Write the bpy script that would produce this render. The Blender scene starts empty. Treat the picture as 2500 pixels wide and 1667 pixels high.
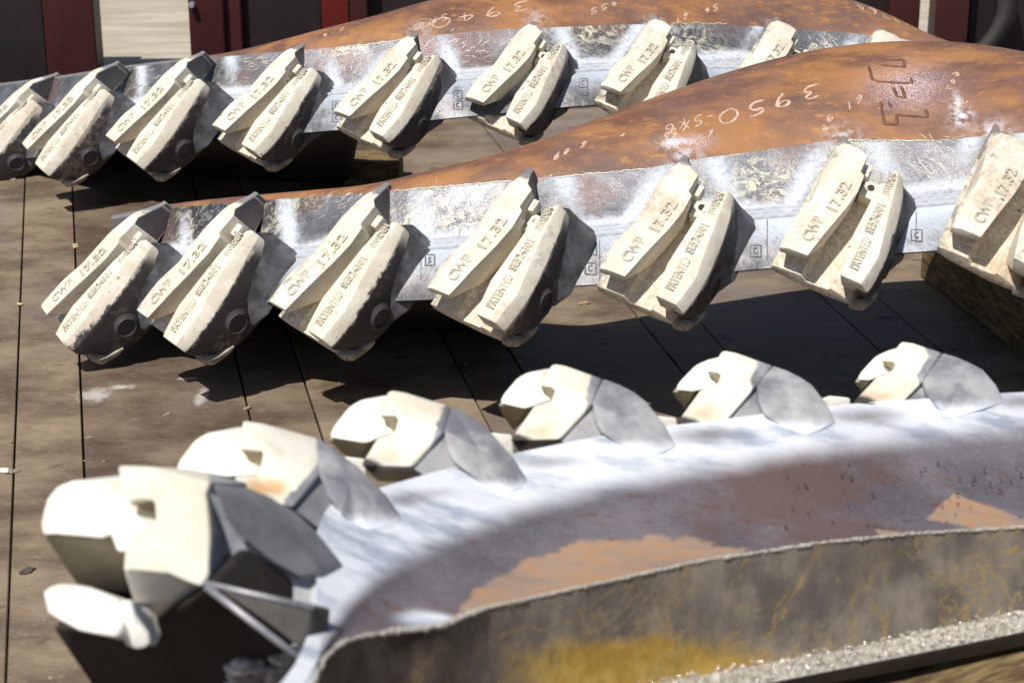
import bpy, bmesh, math, random
import numpy as np
from mathutils import Vector, Matrix
from mathutils.bvhtree import BVHTree
from mathutils import noise as mnoise
random.seed(7); rng=np.random.RandomState(5)
sc=bpy.context.scene; COL=sc.collection
# ---------------------------------------------------------------- camera
F=4861.; CX,CY=1250.,833.5; H=1.7; PITCH=math.radians(20.7)
cam=bpy.data.cameras.new('camera'); camo=bpy.data.objects.new('camera',cam); COL.objects.link(camo)
cam.sensor_width=36; cam.lens=F/2500*36; camo.location=(0,0,H); camo.rotation_euler=(math.pi/2-PITCH,0,0)
cam.clip_start=.05; cam.clip_end=400; sc.camera=camo
cam.dof.use_dof=True; cam.dof.focus_distance=4.75; cam.dof.aperture_fstop=5.0
# ---------------------------------------------------------------- light
SUN=Vector((-.28,-.44,.85)).normalized()
w=bpy.data.worlds.new('World'); sc.world=w; w.use_nodes=True; nt=w.node_tree
sky=nt.nodes.new('ShaderNodeTexSky'); sky.sky_type='NISHITA'; sky.sun_disc=False
sky.air_density=.8; sky.sun_elevation=math.asin(SUN.z); sky.sun_rotation=math.atan2(SUN.x,SUN.y)
nt.nodes['Background'].inputs[1].default_value=.075
nt.links.new(sky.outputs[0],nt.nodes['Background'].inputs[0])
sl=bpy.data.lights.new('sun','SUN'); sl.energy=4.9; sl.angle=math.radians(.5); sl.color=(1,.955,.88)
so=bpy.data.objects.new('sun',sl); COL.objects.link(so); so.rotation_euler=SUN.to_track_quat('Z','Y').to_euler(); so.location=(-3,0,6)
sc.view_settings.view_transform='Standard'; sc.view_settings.look='None'; sc.view_settings.exposure=.04; sc.view_settings.gamma=1
sc.render.engine='CYCLES'
# ---------------------------------------------------------------- projection helpers
Rt=np.array([1.,0,0]); Fw=np.array([0,math.cos(PITCH),-math.sin(PITCH)]); Up=np.array([0,math.sin(PITCH),math.cos(PITCH)]); C0=np.array([0,0,H])
def ray(px,py): return Fw+Rt*(px-CX)/F-Up*(py-CY)/F
def at(px,py,w): return C0+ray(px,py)*w          # point seen at photo pixel, w metres along the view axis
def atz(px,py,z):
    r=ray(px,py); return C0+r*((z-H)/r[2])
def proj(P):
    d=np.asarray(P)-C0; w=d@Fw; return CX+F*(d@Rt)/w, CY-F*(d@Up)/w, w
K=2500/2352.
# ---------------------------------------------------------------- materials
def lin(c): return tuple(c)+(1,)
class M:
    def __init__(s,name):
        s.m=bpy.data.materials.new(name); s.m.use_nodes=True; s.n=s.m.node_tree.nodes; s.l=s.m.node_tree.links
        s.b=s.n['Principled BSDF']; s.tc=s.n.new('ShaderNodeTexCoord'); s._b=None
    def noise(s,scale,detail=6,rough=.6,vec=None,stretch=None,dist=0):
        v=vec or s.tc.outputs['Object']
        if stretch:
            mp=s.n.new('ShaderNodeMapping'); mp.inputs['Scale'].default_value=stretch
            if len(stretch)==3: s.l.new(v,mp.inputs[0]); v=mp.outputs[0]
        n=s.n.new('ShaderNodeTexNoise'); n.inputs['Scale'].default_value=scale; n.inputs['Detail'].default_value=detail; n.inputs['Roughness'].default_value=rough; n.inputs['Distortion'].default_value=dist
        s.l.new(v,n.inputs['Vector']); return n.outputs['Fac']
    def ramp(s,f,a,b,lo=0.,hi=1.):
        r=s.n.new('ShaderNodeMapRange'); r.interpolation_type='SMOOTHSTEP'
        for i,v in zip((1,2,3,4),(a,b,lo,hi)): r.inputs[i].default_value=v
        s.l.new(f,r.inputs[0]); return r.outputs[0]
    def mix(s,f,a,b):
        x=s.n.new('ShaderNodeMix'); x.data_type='RGBA'
        for sock,v in ((x.inputs[0],f),(x.inputs[6],a),(x.inputs[7],b)):
            if isinstance(v,(int,float)): sock.default_value=v
            elif isinstance(v,tuple): sock.default_value=lin(v)
            else: s.l.new(v,sock)
        return x.outputs[2]
    def math(s,op,a,b=0.):
        x=s.n.new('ShaderNodeMath'); x.operation=op; x.use_clamp=False
        for sock,v in ((x.inputs[0],a),(x.inputs[1],b)):
            if isinstance(v,(int,float)): sock.default_value=v
            else: s.l.new(v,sock)
        return x.outputs[0]
    def attr(s,name):
        a=s.n.new('ShaderNodeAttribute'); a.attribute_name=name; return a.outputs['Fac']
    def sep(s,vec=None):
        x=s.n.new('ShaderNodeSeparateXYZ'); s.l.new(vec or s.tc.outputs['Object'],x.inputs[0]); return x.outputs
    def bump(s,h,dist=.002,st=.6):
        b=s.n.new('ShaderNodeBump'); b.inputs['Strength'].default_value=st; b.inputs['Distance'].default_value=dist
        s.l.new(h,b.inputs['Height'])
        if s._b: s.l.new(s._b,b.inputs['Normal'])
        s._b=b.outputs[0]; s.l.new(s._b,s.b.inputs['Normal'])
    def set(s,col=None,rough=None,metal=None,spec=None):
        for k,v in (('Base Color',col),('Roughness',rough),('Metallic',metal),('Specular IOR Level',spec)):
            if v is None: continue
            if isinstance(v,(int,float)): s.b.inputs[k].default_value=v
            elif isinstance(v,tuple): s.b.inputs[k].default_value=lin(v)
            else: s.l.new(v,s.b.inputs[k])
        return s
def mat_cast():
    m=M('sand_cast_coating'); P=m.sep(); x,y,z=P[0],P[1],P[2]
    oi=m.n.new('ShaderNodeObjectInfo').outputs['Random']; va=m.n.new('ShaderNodeVectorMath'); va.operation='ADD'; m.l.new(m.tc.outputs['Object'],va.inputs[0])
    cb=m.n.new('ShaderNodeCombineXYZ'); [m.l.new(m.math('MULTIPLY',oi,k_),cb.inputs[i_]) for i_,k_ in enumerate((7.,13.,29.))]; m.l.new(cb.outputs[0],va.inputs[1]); RV=va.outputs[0]
    nz_=m.noise; m.noise=lambda *a,**k:nz_(*a,**{**k,'vec':RV})
    n1=m.noise(14,7,.62); n2=m.noise(60,6,.7); n3=m.noise(260,3,.6)
    base=m.mix(m.ramp(n1,.38,.66),(.64,.585,.48),(.79,.74,.65))
    base=m.mix(m.ramp(n2,.56,.68,0,.6),base,(.50,.44,.32))
    # rough sandy channel between the flanges
    ch=m.math('MULTIPLY',m.ramp(z,-.058,-.066),m.ramp(m.noise(120,4,.6),.40,.6))
    base=m.mix(m.math('MULTIPLY',ch,.5),base,(.44,.33,.18))
    # bare dark steel on the outer wall: ragged spray limit
    lim=m.math('ADD',z,m.math('MULTIPLY',m.math('SUBTRACT',m.noise(26,8,.75),.5),.055))
    lim=m.math('ADD',lim,m.math('MULTIPLY',m.math('SUBTRACT',m.noise(5,3,.5),.5),.05))
    wall=m.math('MULTIPLY',m.ramp(lim,-.028,-.036),m.ramp(y,-.080,-.096))
    g=m.mix(m.noise(30,6),(.045,.040,.040),(.085,.078,.078))
    base=m.mix(wall,base,g)
    base=m.mix(m.math('MULTIPLY',m.ramp(m.noise(5,4),.55,.66,0,.5),m.ramp(m.noise(90,5,.7),.4,.6)),base,(.40,.24,.12))
    # worn bare root of the ramp
    rt=m.math('ADD',x,m.math('MULTIPLY',m.math('SUBTRACT',m.noise(40,8,.75),.5),.08))
    rt=m.math('SUBTRACT',rt,m.math('MULTIPLY',m.ramp(y,.03,.085),.0))
    root=m.ramp(rt,.205,.222)
    base=m.mix(root,base,m.mix(n1,(.13,.13,.135),(.30,.30,.30)))
    # grey rubbed outer edge of the left flange
    ed=m.math('MULTIPLY',m.ramp(y,.072,.090),m.ramp(m.noise(22,7,.7),.45,.6))
    base=m.mix(m.math('MULTIPLY',ed,.75),base,(.14,.14,.13))
    base=m.mix(m.math('MULTIPLY',m.ramp(m.noise(7,6,.7),.52,.64,0,.55),m.ramp(n2,.35,.6)),base,(.36,.31,.24))
    # small dark scuffs and casting pits
    sh=m.math('MULTIPLY',m.math('SUBTRACT',oi,.5),.10)
    sp=m.math('MULTIPLY',m.ramp(m.math('ADD',m.noise(75,5,.7),sh),.62,.67),m.ramp(m.noise(9,2),.48,.6))
    base=m.mix(m.math('MULTIPLY',m.ramp(m.math('ADD',m.noise(18,7,.75),sh),.56,.66,0,.7),m.ramp(y,.02,.07)),base,(.20,.19,.165))
    base=m.mix(sp,base,(.07,.055,.045))
    m.set(base,m.math('ADD',m.math('MULTIPLY',wall,-.32),.85),0.,.25)
    m.bump(n3,.0012,.5); m.bump(n2,.0022,.55); m.bump(n1,.006,.4)
    return m.m
def mat_dark(name='dark_cast_steel'):
    m=M(name); n=m.noise(30,7); m.set(m.mix(n,(.035,.032,.034),(.10,.095,.10)),.5,.2,.4); m.bump(m.noise(90,5),.001,.5); return m.m
def mat_letters():
    m=M('cast_lettering'); n=m.noise(90,6,.7)
    m.set(m.mix(m.ramp(n,.52,.66),(.52,.475,.385),(.20,.17,.14)),.85,0.,.2); return m.m
def mat_rust():
    m=M('rusted_plate'); v=m.tc.outputs['Object']
    a=m.noise(5,7,.6,stretch=(1,2.2,2.2)); b=m.noise(22,8,.7,stretch=(1,2.6,2.6)); c=m.noise(150,4,.7); d=m.noise(2.2,4,.5)
    col=m.mix(m.ramp(a,.36,.62),(.14,.065,.043),(.34,.155,.058))
    col=m.mix(m.ramp(b,.54,.70,0,.75),col,(.45,.225,.075))
    col=m.mix(m.math('MULTIPLY',m.ramp(d,.46,.62),m.ramp(b,.66,.40,0,.75)),col,(.13,.085,.080))
    col=m.mix(m.ramp(m.noise(34,7,.75),.60,.72,0,.5),col,(.45,.30,.26))
    # speckled pale primer dust
    col=m.mix(m.math('MULTIPLY',m.attr('dust'),m.ramp(m.noise(330,3,.8),.44,.58)),col,(.62,.52,.60))
    col=m.mix(m.math('MULTIPLY',m.ramp(m.noise(3.4,5,.6),.50,.62,0,.7),m.ramp(b,.3,.6)),col,(.20,.105,.085))
    col=m.mix(m.attr('bare'),col,m.mix(b,(.13,.12,.12),(.26,.25,.25)))
    gr=m.math('MULTIPLY',m.attr('spray'),m.ramp(m.noise(60,7,.7),.40,.62))
    col=m.mix(gr,col,(.66,.70,.78))
    sc_=m.noise(12,5,.8,stretch=(1.,14,14))
    col=m.mix(m.ramp(sc_,.68,.73,0,.7),col,(.55,.42,.33))
    m.set(col,m.ramp(c,.3,.7,.42,.72),.0,.42); m.bump(c,.0012,.5); m.bump(m.noise(3.5,3),.02,.3); m.bump(b,.002,.4); return m.m
def mat_strip():
    m=M('ground_steel_and_primer'); uv=m.tc.outputs['UV']
    a=m.noise(9,6,.65); b=m.noise(26,6,.65,stretch=(1,1.6,1),dist=1.8); c=m.noise(34,7,.8,vec=uv,stretch=(1,7,1)); cell=m.noise(4.5,3,.5)
    col=m.mix(m.ramp(a,.38,.62),(.13,.13,.145),(.27,.265,.285))
    col=m.mix(m.ramp(cell,.50,.62,0,.85),col,(.16,.105,.095))
    col=m.mix(m.math('MULTIPLY',m.attr('grind'),m.ramp(b,.47,.60)),col,(.62,.60,.46))  # ground patches, with a yellowish reflection put into their colour
    col=m.mix(m.ramp(c,.58,.66,0,.75),col,(.46,.45,.50))
    spr=m.attr('spray'); sp=m.math('MULTIPLY',spr,m.ramp(m.math('ADD',m.noise(70,6,.7),m.math('MULTIPLY',spr,.5)),.50,.90))
    col2=m.mix(sp,col,m.mix(m.ramp(m.noise(120,5,.7),.45,.72),(.66,.70,.78),(.38,.43,.53)))
    met=m.math('MULTIPLY',m.math('SUBTRACT',1.,sp),m.math('ADD',.45,m.math('MULTIPLY',m.attr('grind'),.45)))
    rg=m.math('ADD',m.math('MULTIPLY',sp,.45),m.ramp(b,.3,.7,.28,.5))
    m.set(col2,rg,met,.5)
    m.bump(c,.0018,.8); m.bump(m.noise(160,4),.001,.5); m.bump(a,.008,.45); m.bump(m.noise(38,4,.6),.003,.45); return m.m
def mat_weld():
    m=M('sprayed_weld'); uv=m.tc.outputs['UV']
    n=m.noise(46,7,.75,vec=uv,stretch=(1.,9.,1)); g=m.noise(90,6,.7); sp=m.attr('spray')
    f=m.math('MULTIPLY',sp,m.ramp(m.math('ADD',g,m.math('MULTIPLY',sp,.4)),.34,.7))
    col=m.mix(f,m.mix(m.noise(14,6),(.10,.10,.11),(.28,.28,.30)),(.66,.70,.78))
    col=m.mix(m.ramp(n,.60,.72,0,.75),col,(.22,.24,.28))
    m.set(col,.55,m.math('MULTIPLY',m.math('SUBTRACT',1.,f),.5),.4); m.bump(n,.004,.9); m.bump(g,.0015,.5); return m.m
def mat_lip():
    m=M('cast_lip_steel'); g=m.noise(40,8,.75); sp=m.attr('spray')
    f=m.math('MULTIPLY',sp,m.ramp(m.math('ADD',g,m.math('MULTIPLY',sp,.35)),.44,.72))
    col=m.mix(f,m.mix(m.ramp(m.noise(12,6),.35,.65),(.09,.09,.10),(.30,.29,.30)),(.54,.60,.70))
    col=m.mix(m.ramp(m.noise(28,8,.8),.60,.70,0,.8),col,(.05,.05,.06))
    m.set(col,.42,m.math('MULTIPLY',m.math('SUBTRACT',1.,f),.6),.5); m.bump(g,.004,.8); m.bump(m.noise(150,5),.0015,.6); return m.m
def mat_front():
    m=M('scaled_steel_with_rust'); n=m.noise(26,8,.75); f=m.noise(220,3,.7); st=m.noise(16,6,.7,stretch=(1,3,3)); sp=m.attr('spray'); ru=m.attr('rust')
    col=m.mix(m.ramp(m.noise(4,5),.35,.65),(.095,.085,.10),(.175,.155,.17))
    col=m.mix(m.ramp(f,.52,.66,0,.35),col,(.33,.31,.35))
    col=m.mix(m.ramp(m.noise(3,6,.65),.46,.60,0,.75),col,(.125,.075,.062)); col=m.mix(m.ramp(st,.55,.70,0,.8),col,(.13,.055,.04))
    rr=m.ramp(m.math('ADD',ru,m.math('MULTIPLY',m.math('SUBTRACT',m.noise(7,9,.72),.5),1.5)),.42,.60)
    col=m.mix(rr,col,m.mix(m.ramp(m.noise(30,7,.7,stretch=(1,3,3)),.42,.62),(.36,.265,.20),(.46,.25,.125)))
    col=m.mix(m.math('MULTIPLY',rr,m.ramp(m.noise(6,7,.7,stretch=(1,3,1)),.50,.64,0,.6)),col,(.25,.20,.185))
    s2=m.ramp(m.math('ADD',sp,m.math('MULTIPLY',m.math('SUBTRACT',m.noise(9,7,.7),.5),.35)),.10,.92)
    col=m.mix(s2,col,m.mix(m.ramp(m.noise(7,7,.6,stretch=(1,2.4,1)),.46,.68),(.76,.79,.85),(.36,.41,.50)))  # grey-blue streaks put soft tooth shadows into the spray colour
    m.set(col,.55,.12,.4); m.bump(n,.0035,.5); m.bump(f,.0012,.5); m.bump(m.noise(7,3),.015,.3); return m.m
def mat_rim():
    m=M('oil_stained_cut_steel'); v=m.tc.outputs['Object']; n=m.noise(9,7,.65); q=m.noise(24,7,.7); y=m.attr('oil')
    col=m.mix(m.ramp(n,.35,.65),(.15,.13,.115),(.32,.275,.22))
    col=m.mix(m.ramp(q,.56,.68,0,.6),col,(.36,.31,.20))
    oil=m.ramp(m.math('ADD',y,m.math('MULTIPLY',m.math('SUBTRACT',n,.5),.9)),.42,.80)
    col=m.mix(oil,col,m.mix(m.ramp(q,.4,.65),(.44,.27,.05),(.62,.42,.10)))
    ve=m.noise(3.2,6,.75,dist=1.5); vein=m.math('MULTIPLY',m.ramp(ve,.485,.5),m.ramp(ve,.515,.5))
    col=m.mix(m.math('MULTIPLY',vein,.7),col,(.50,.33,.10))
    dl=m.noise(40,5,.6,stretch=(1,1,.3)); col=m.mix(m.ramp(dl,.56,.68,0,.35),col,(.13,.11,.09)); col=m.mix(m.ramp(m.noise(3,4),.5,.62,0,.6),col,(.13,.11,.10))
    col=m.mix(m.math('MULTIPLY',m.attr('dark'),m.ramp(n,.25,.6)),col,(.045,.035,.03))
    m.set(col,.45,.25,.45); m.bump(dl,.004,.6); m.bump(q,.003,.4); return m.m
def mat_glit():
    m=M('torch_cut_slag_edge'); n=m.noise(120,6,.85); q=m.noise(42,5,.8)
    col=m.mix(m.ramp(n,.40,.58),(.70,.60,.45),(1,.98,.92)); m.set(col,m.ramp(n,.3,.6,.4,.08),.0,1.); m.bump(n,.010,1.); m.bump(q,.02,.8); return m.m  # near-white speckle puts the sparkle highlights into the colour
SPL=[tuple(atz(u,v,0)[:2])+(rx,ry) for u,v,rx,ry in ((232,965,.075,.085),(300,945,.06,.03),(492,970,.03,.10),(460,925,.05,.02))]
def mat_floor():
    m=M('dirty_steel_plate'); oi=m.n.new('ShaderNodeObjectInfo').outputs['Random']
    geo=m.n.new('ShaderNodeNewGeometry').outputs['Position']
    a=m.noise(3.2,8,.68,vec=geo,stretch=(1,1.6,1)); b=m.noise(30,7,.75,vec=geo,stretch=(1,2.5,1)); c=m.noise(300,3,.7,vec=geo); d=m.noise(1.2,4,.5,vec=geo)
    col=m.mix(m.ramp(a,.36,.66),(.11,.078,.055),(.25,.195,.135))
    col=m.mix(m.ramp(b,.54,.70,0,.55),col,(.34,.285,.20))
    col=m.mix(m.ramp(d,.50,.62,0,.6),col,(.20,.165,.15))
    col=m.mix(m.ramp(m.noise(7,5,.6,vec=geo,stretch=(1,2,1)),.63,.68,0,.7),col,(.085,.065,.055))
    col=m.mix(m.ramp(m.noise(55,6,.85,vec=geo),.63,.70,0,.8),col,(.05,.04,.035))
    col=m.mix(m.math('MULTIPLY',m.ramp(c,.66,.72),m.ramp(d,.42,.60)),col,(.75,.72,.66))
    col=m.mix(m.ramp(m.noise(4.5,7,.85,vec=geo,dist=.6),.715,.75,0,.85),col,(.80,.79,.76))
    for (sx,sy,rx,ry) in SPL:
        rx*=.62; ry*=.62
        vs=m.n.new('ShaderNodeVectorMath'); vs.operation='SUBTRACT'; m.l.new(geo,vs.inputs[0]); vs.inputs[1].default_value=(sx,sy,0)
        vm=m.n.new('ShaderNodeVectorMath'); vm.operation='MULTIPLY'; m.l.new(vs.outputs[0],vm.inputs[0]); vm.inputs[1].default_value=(1/rx,1/ry,0)
        vl=m.n.new('ShaderNodeVectorMath'); vl.operation='LENGTH'; m.l.new(vm.outputs[0],vl.inputs[0])
        f_=m.math('SUBTRACT',1.05,m.math('ADD',vl.outputs['Value'],m.math('MULTIPLY',m.math('SUBTRACT',m.noise(38,6,.8,vec=geo),.5),2.2)))
        col=m.mix(m.ramp(f_,.0,.8,0,.75),col,(.62,.60,.56))
    br=m.mix(oi,(.82,.80,.80),(1.12,1.12,1.08)); mm=m.n.new('ShaderNodeMix'); mm.data_type='RGBA'; mm.blend_type='MULTIPLY'; mm.inputs[0].default_value=1; m.l.new(col,mm.inputs[6]); m.l.new(br,mm.inputs[7])
    m.set(mm.outputs[2],m.ramp(a,.3,.7,.5,.8),0.,.3); m.bump(b,.003,.5); m.bump(c,.001,.5); m.bump(a,.01,.3); return m.m
def mat_pale():
    m=M('pale_sunlit_boards'); geo=m.n.new('ShaderNodeNewGeometry').outputs['Position']
    a=m.noise(5,7,.6,vec=geo,stretch=(.5,3,1)); b=m.noise(24,7,.8,vec=geo,stretch=(.4,3,1))
    col=m.mix(m.ramp(a,.35,.65),(.36,.315,.245),(.48,.43,.355)); col=m.mix(m.ramp(b,.60,.72,0,.6),col,(.26,.22,.18))
    m.set(col,.85,0.,.2); m.bump(b,.003,.5); return m.m
def simple(name,a,b,scale=8,rough=.6,metal=0.,bd=.002,spec=.4,stretch=None):
    m=M(name); n=m.noise(scale,7,.65,stretch=stretch); m.set(m.mix(m.ramp(n,.35,.65),a,b),rough,metal,spec); m.bump(m.noise(scale*8,5),bd,.5); return m.m
MC=mat_cast(); MD=mat_dark(); ML=mat_letters(); MR=mat_rust(); MS=mat_strip(); MW=mat_weld(); MLP=mat_lip(); MF=mat_front(); MRM=mat_rim(); MG=mat_glit(); MFL=mat_floor(); MP=mat_pale()
MRED=simple('dark_red_paint',(.034,.006,.006),(.055,.010,.009),4,.5)
MBR=simple('bright_red_paint',(.085,.006,.004),(.12,.010,.006),4,.5)
MBK=simple('near_black_paint',(.010,.006,.007),(.020,.012,.014),3,.55)
MWD=simple('weathered_timber',(.08,.055,.03),(.25,.18,.08),14,.85,0.,.006,.2,(1,6,6))
MCH=simple('pale_chalk',(.46,.29,.21),(.66,.48,.38),90,.9)
MSC=simple('bright_scratch',(.48,.46,.42),(.72,.70,.64),80,.3,.4)
MBD=simple('lip_badge_steel',(.085,.085,.095),(.22,.22,.24),40,.5)
MSL=simple('dark_slot',(.02,.016,.012),(.05,.04,.03),40,.8)
MHB=simple('rusted_raised_mark',(.12,.055,.035),(.20,.09,.045),30,.6)
MCL=simple('blued_steel_cheek',(.21,.21,.235),(.40,.40,.43),14,.42,.3,.002)
MPS=simple('shaded_sand_coating',(.34,.29,.20),(.44,.39,.29),12,.9)  # darker copy of the sand coating, shade of the undersides painted in
MCK=simple('dull_blued_cheek',(.17,.17,.185),(.27,.27,.285),12,.5,.1,.0006)
MGU=simple('gusset_steel',(.07,.066,.06),(.12,.11,.10),12,.6)
MPR=simple('overexposed_sand_coating',(.80,.76,.66),(.86,.84,.78),18,.85,0.,.003,.2)  # lighter copy of the sand coating, overexposure put into the colour
def mat_body():
    m=M('sprayed_adapter_body'); k=m.attr('grey'); n=m.noise(14,8,.75)
    g=m.ramp(m.math('ADD',k,m.math('MULTIPLY',m.math('SUBTRACT',n,.5),.35)),.40,.60)
    col=m.mix(m.ramp(m.noise(10,5),.35,.65),(.74,.68,.54),(.84,.80,.70))
    col=m.mix(m.ramp(m.math('ADD',m.attr('scorch'),m.math('MULTIPLY',m.math('SUBTRACT',n,.5),.6)),.45,.95,0,.9),col,(.62,.36,.16))
    col=m.mix(g,col,m.mix(m.ramp(m.noise(8,6,.6),.36,.62),m.mix(n,(.11,.11,.13),(.26,.26,.29)),m.mix(n,(.30,.30,.31),(.50,.50,.50))))
    col=m.mix(m.ramp(m.attr('under_shade'),.3,.7),col,(.06,.055,.05))  # dark patch paints the shade under the body's lower-left horn
    col=m.mix(m.ramp(m.math('ADD',m.attr('spray'),m.math('MULTIPLY',m.math('SUBTRACT',n,.5),.5)),.35,.8),col,(.84,.89,.97))
    m.set(col,.65,0.,.3); m.bump(m.noise(60,6,.7),.002,.5); m.bump(m.noise(9,3),.012,.35); return m.m
MB=mat_body()
MSO=simple('shade_black_underside',(.018,.015,.013),(.035,.028,.024),8,.9)  # near-black colour stands in for the deep shade of the undersides
# ---------------------------------------------------------------- objects
def tag(o,label=None,cat=None,group=None,kind=None):
    for k,v in (('label',label),('category',cat),('group',group),('kind',kind)):
        if v: o[k]=v
    return o
def empty(name,loc,label=None,cat=None,group=None):
    o=bpy.data.objects.new(name,None); COL.objects.link(o); o.location=loc; return tag(o,label,cat,group)
def link(name,me,mat,parent=None,smooth=False,angle=None):
    o=bpy.data.objects.new(name,me); COL.objects.link(o)
    if mat: me.materials.append(mat)
    if smooth:
        for p in me.polygons: p.use_smooth=True
        if angle: me.set_sharp_from_angle(angle=math.radians(angle))
    if parent is not None:
        o.parent=parent; o.matrix_parent_inverse=parent.matrix_world.inverted() if False else Matrix.Identity(4)
        if parent.type=='EMPTY' and parent.get('world'): o.location=-Vector(parent.location)
    return o
def mesh(name,V,Fc):
    me=bpy.data.meshes.new(name); me.from_pydata([tuple(map(float,v)) for v in V],[],Fc); me.validate(); me.update(); return me
def bm_mesh(bm,name,bev=0,seg=2,ang=25):
    bmesh.ops.recalc_face_normals(bm,faces=bm.faces)
    if bev:
        ed=[e for e in bm.edges if e.is_manifold and e.calc_face_angle(0)>math.radians(ang)]
        bmesh.ops.bevel(bm,geom=ed,offset=bev,segments=seg,profile=.6,affect='EDGES',clamp_overlap=True)
    me=bpy.data.meshes.new(name); bm.to_mesh(me); bm.free(); return me
def loft(secs,closed=True,caps=True):
    bm=bmesh.new(); R=[[bm.verts.new(tuple(map(float,p))) for p in s] for s in secs]; n=len(secs[0])
    for a,b in zip(R,R[1:]):
        for i in range(n if closed else n-1):
            j=(i+1)%n
            try: bm.faces.new((a[i],a[j],b[j],b[i]))
            except ValueError: pass
    if caps: bm.faces.new(R[0][::-1]); bm.faces.new(R[-1])
    return bm
def box(bm,c,s,rz=0):
    m=Matrix.Translation(c)@Matrix.Rotation(rz,4,'Z')@Matrix.Diagonal((*s,1)); bmesh.ops.create_cube(bm,size=1,matrix=m)
def prism(front,off,bev=.006,name='block',lift=0.):
    bm=bmesh.new(); n=len(front); a=[bm.verts.new(tuple(p)) for p in front]; b=[bm.verts.new(tuple(np.array(p)+np.array(off))) for p in front]
    c=np.mean(np.array(front),0)
    f=bm.faces.new(a); g=bm.faces.new(b[::-1])
    for i in range(n): bm.faces.new((a[i],b[i],b[(i+1)%n],a[(i+1)%n]))
    return bm
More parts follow.
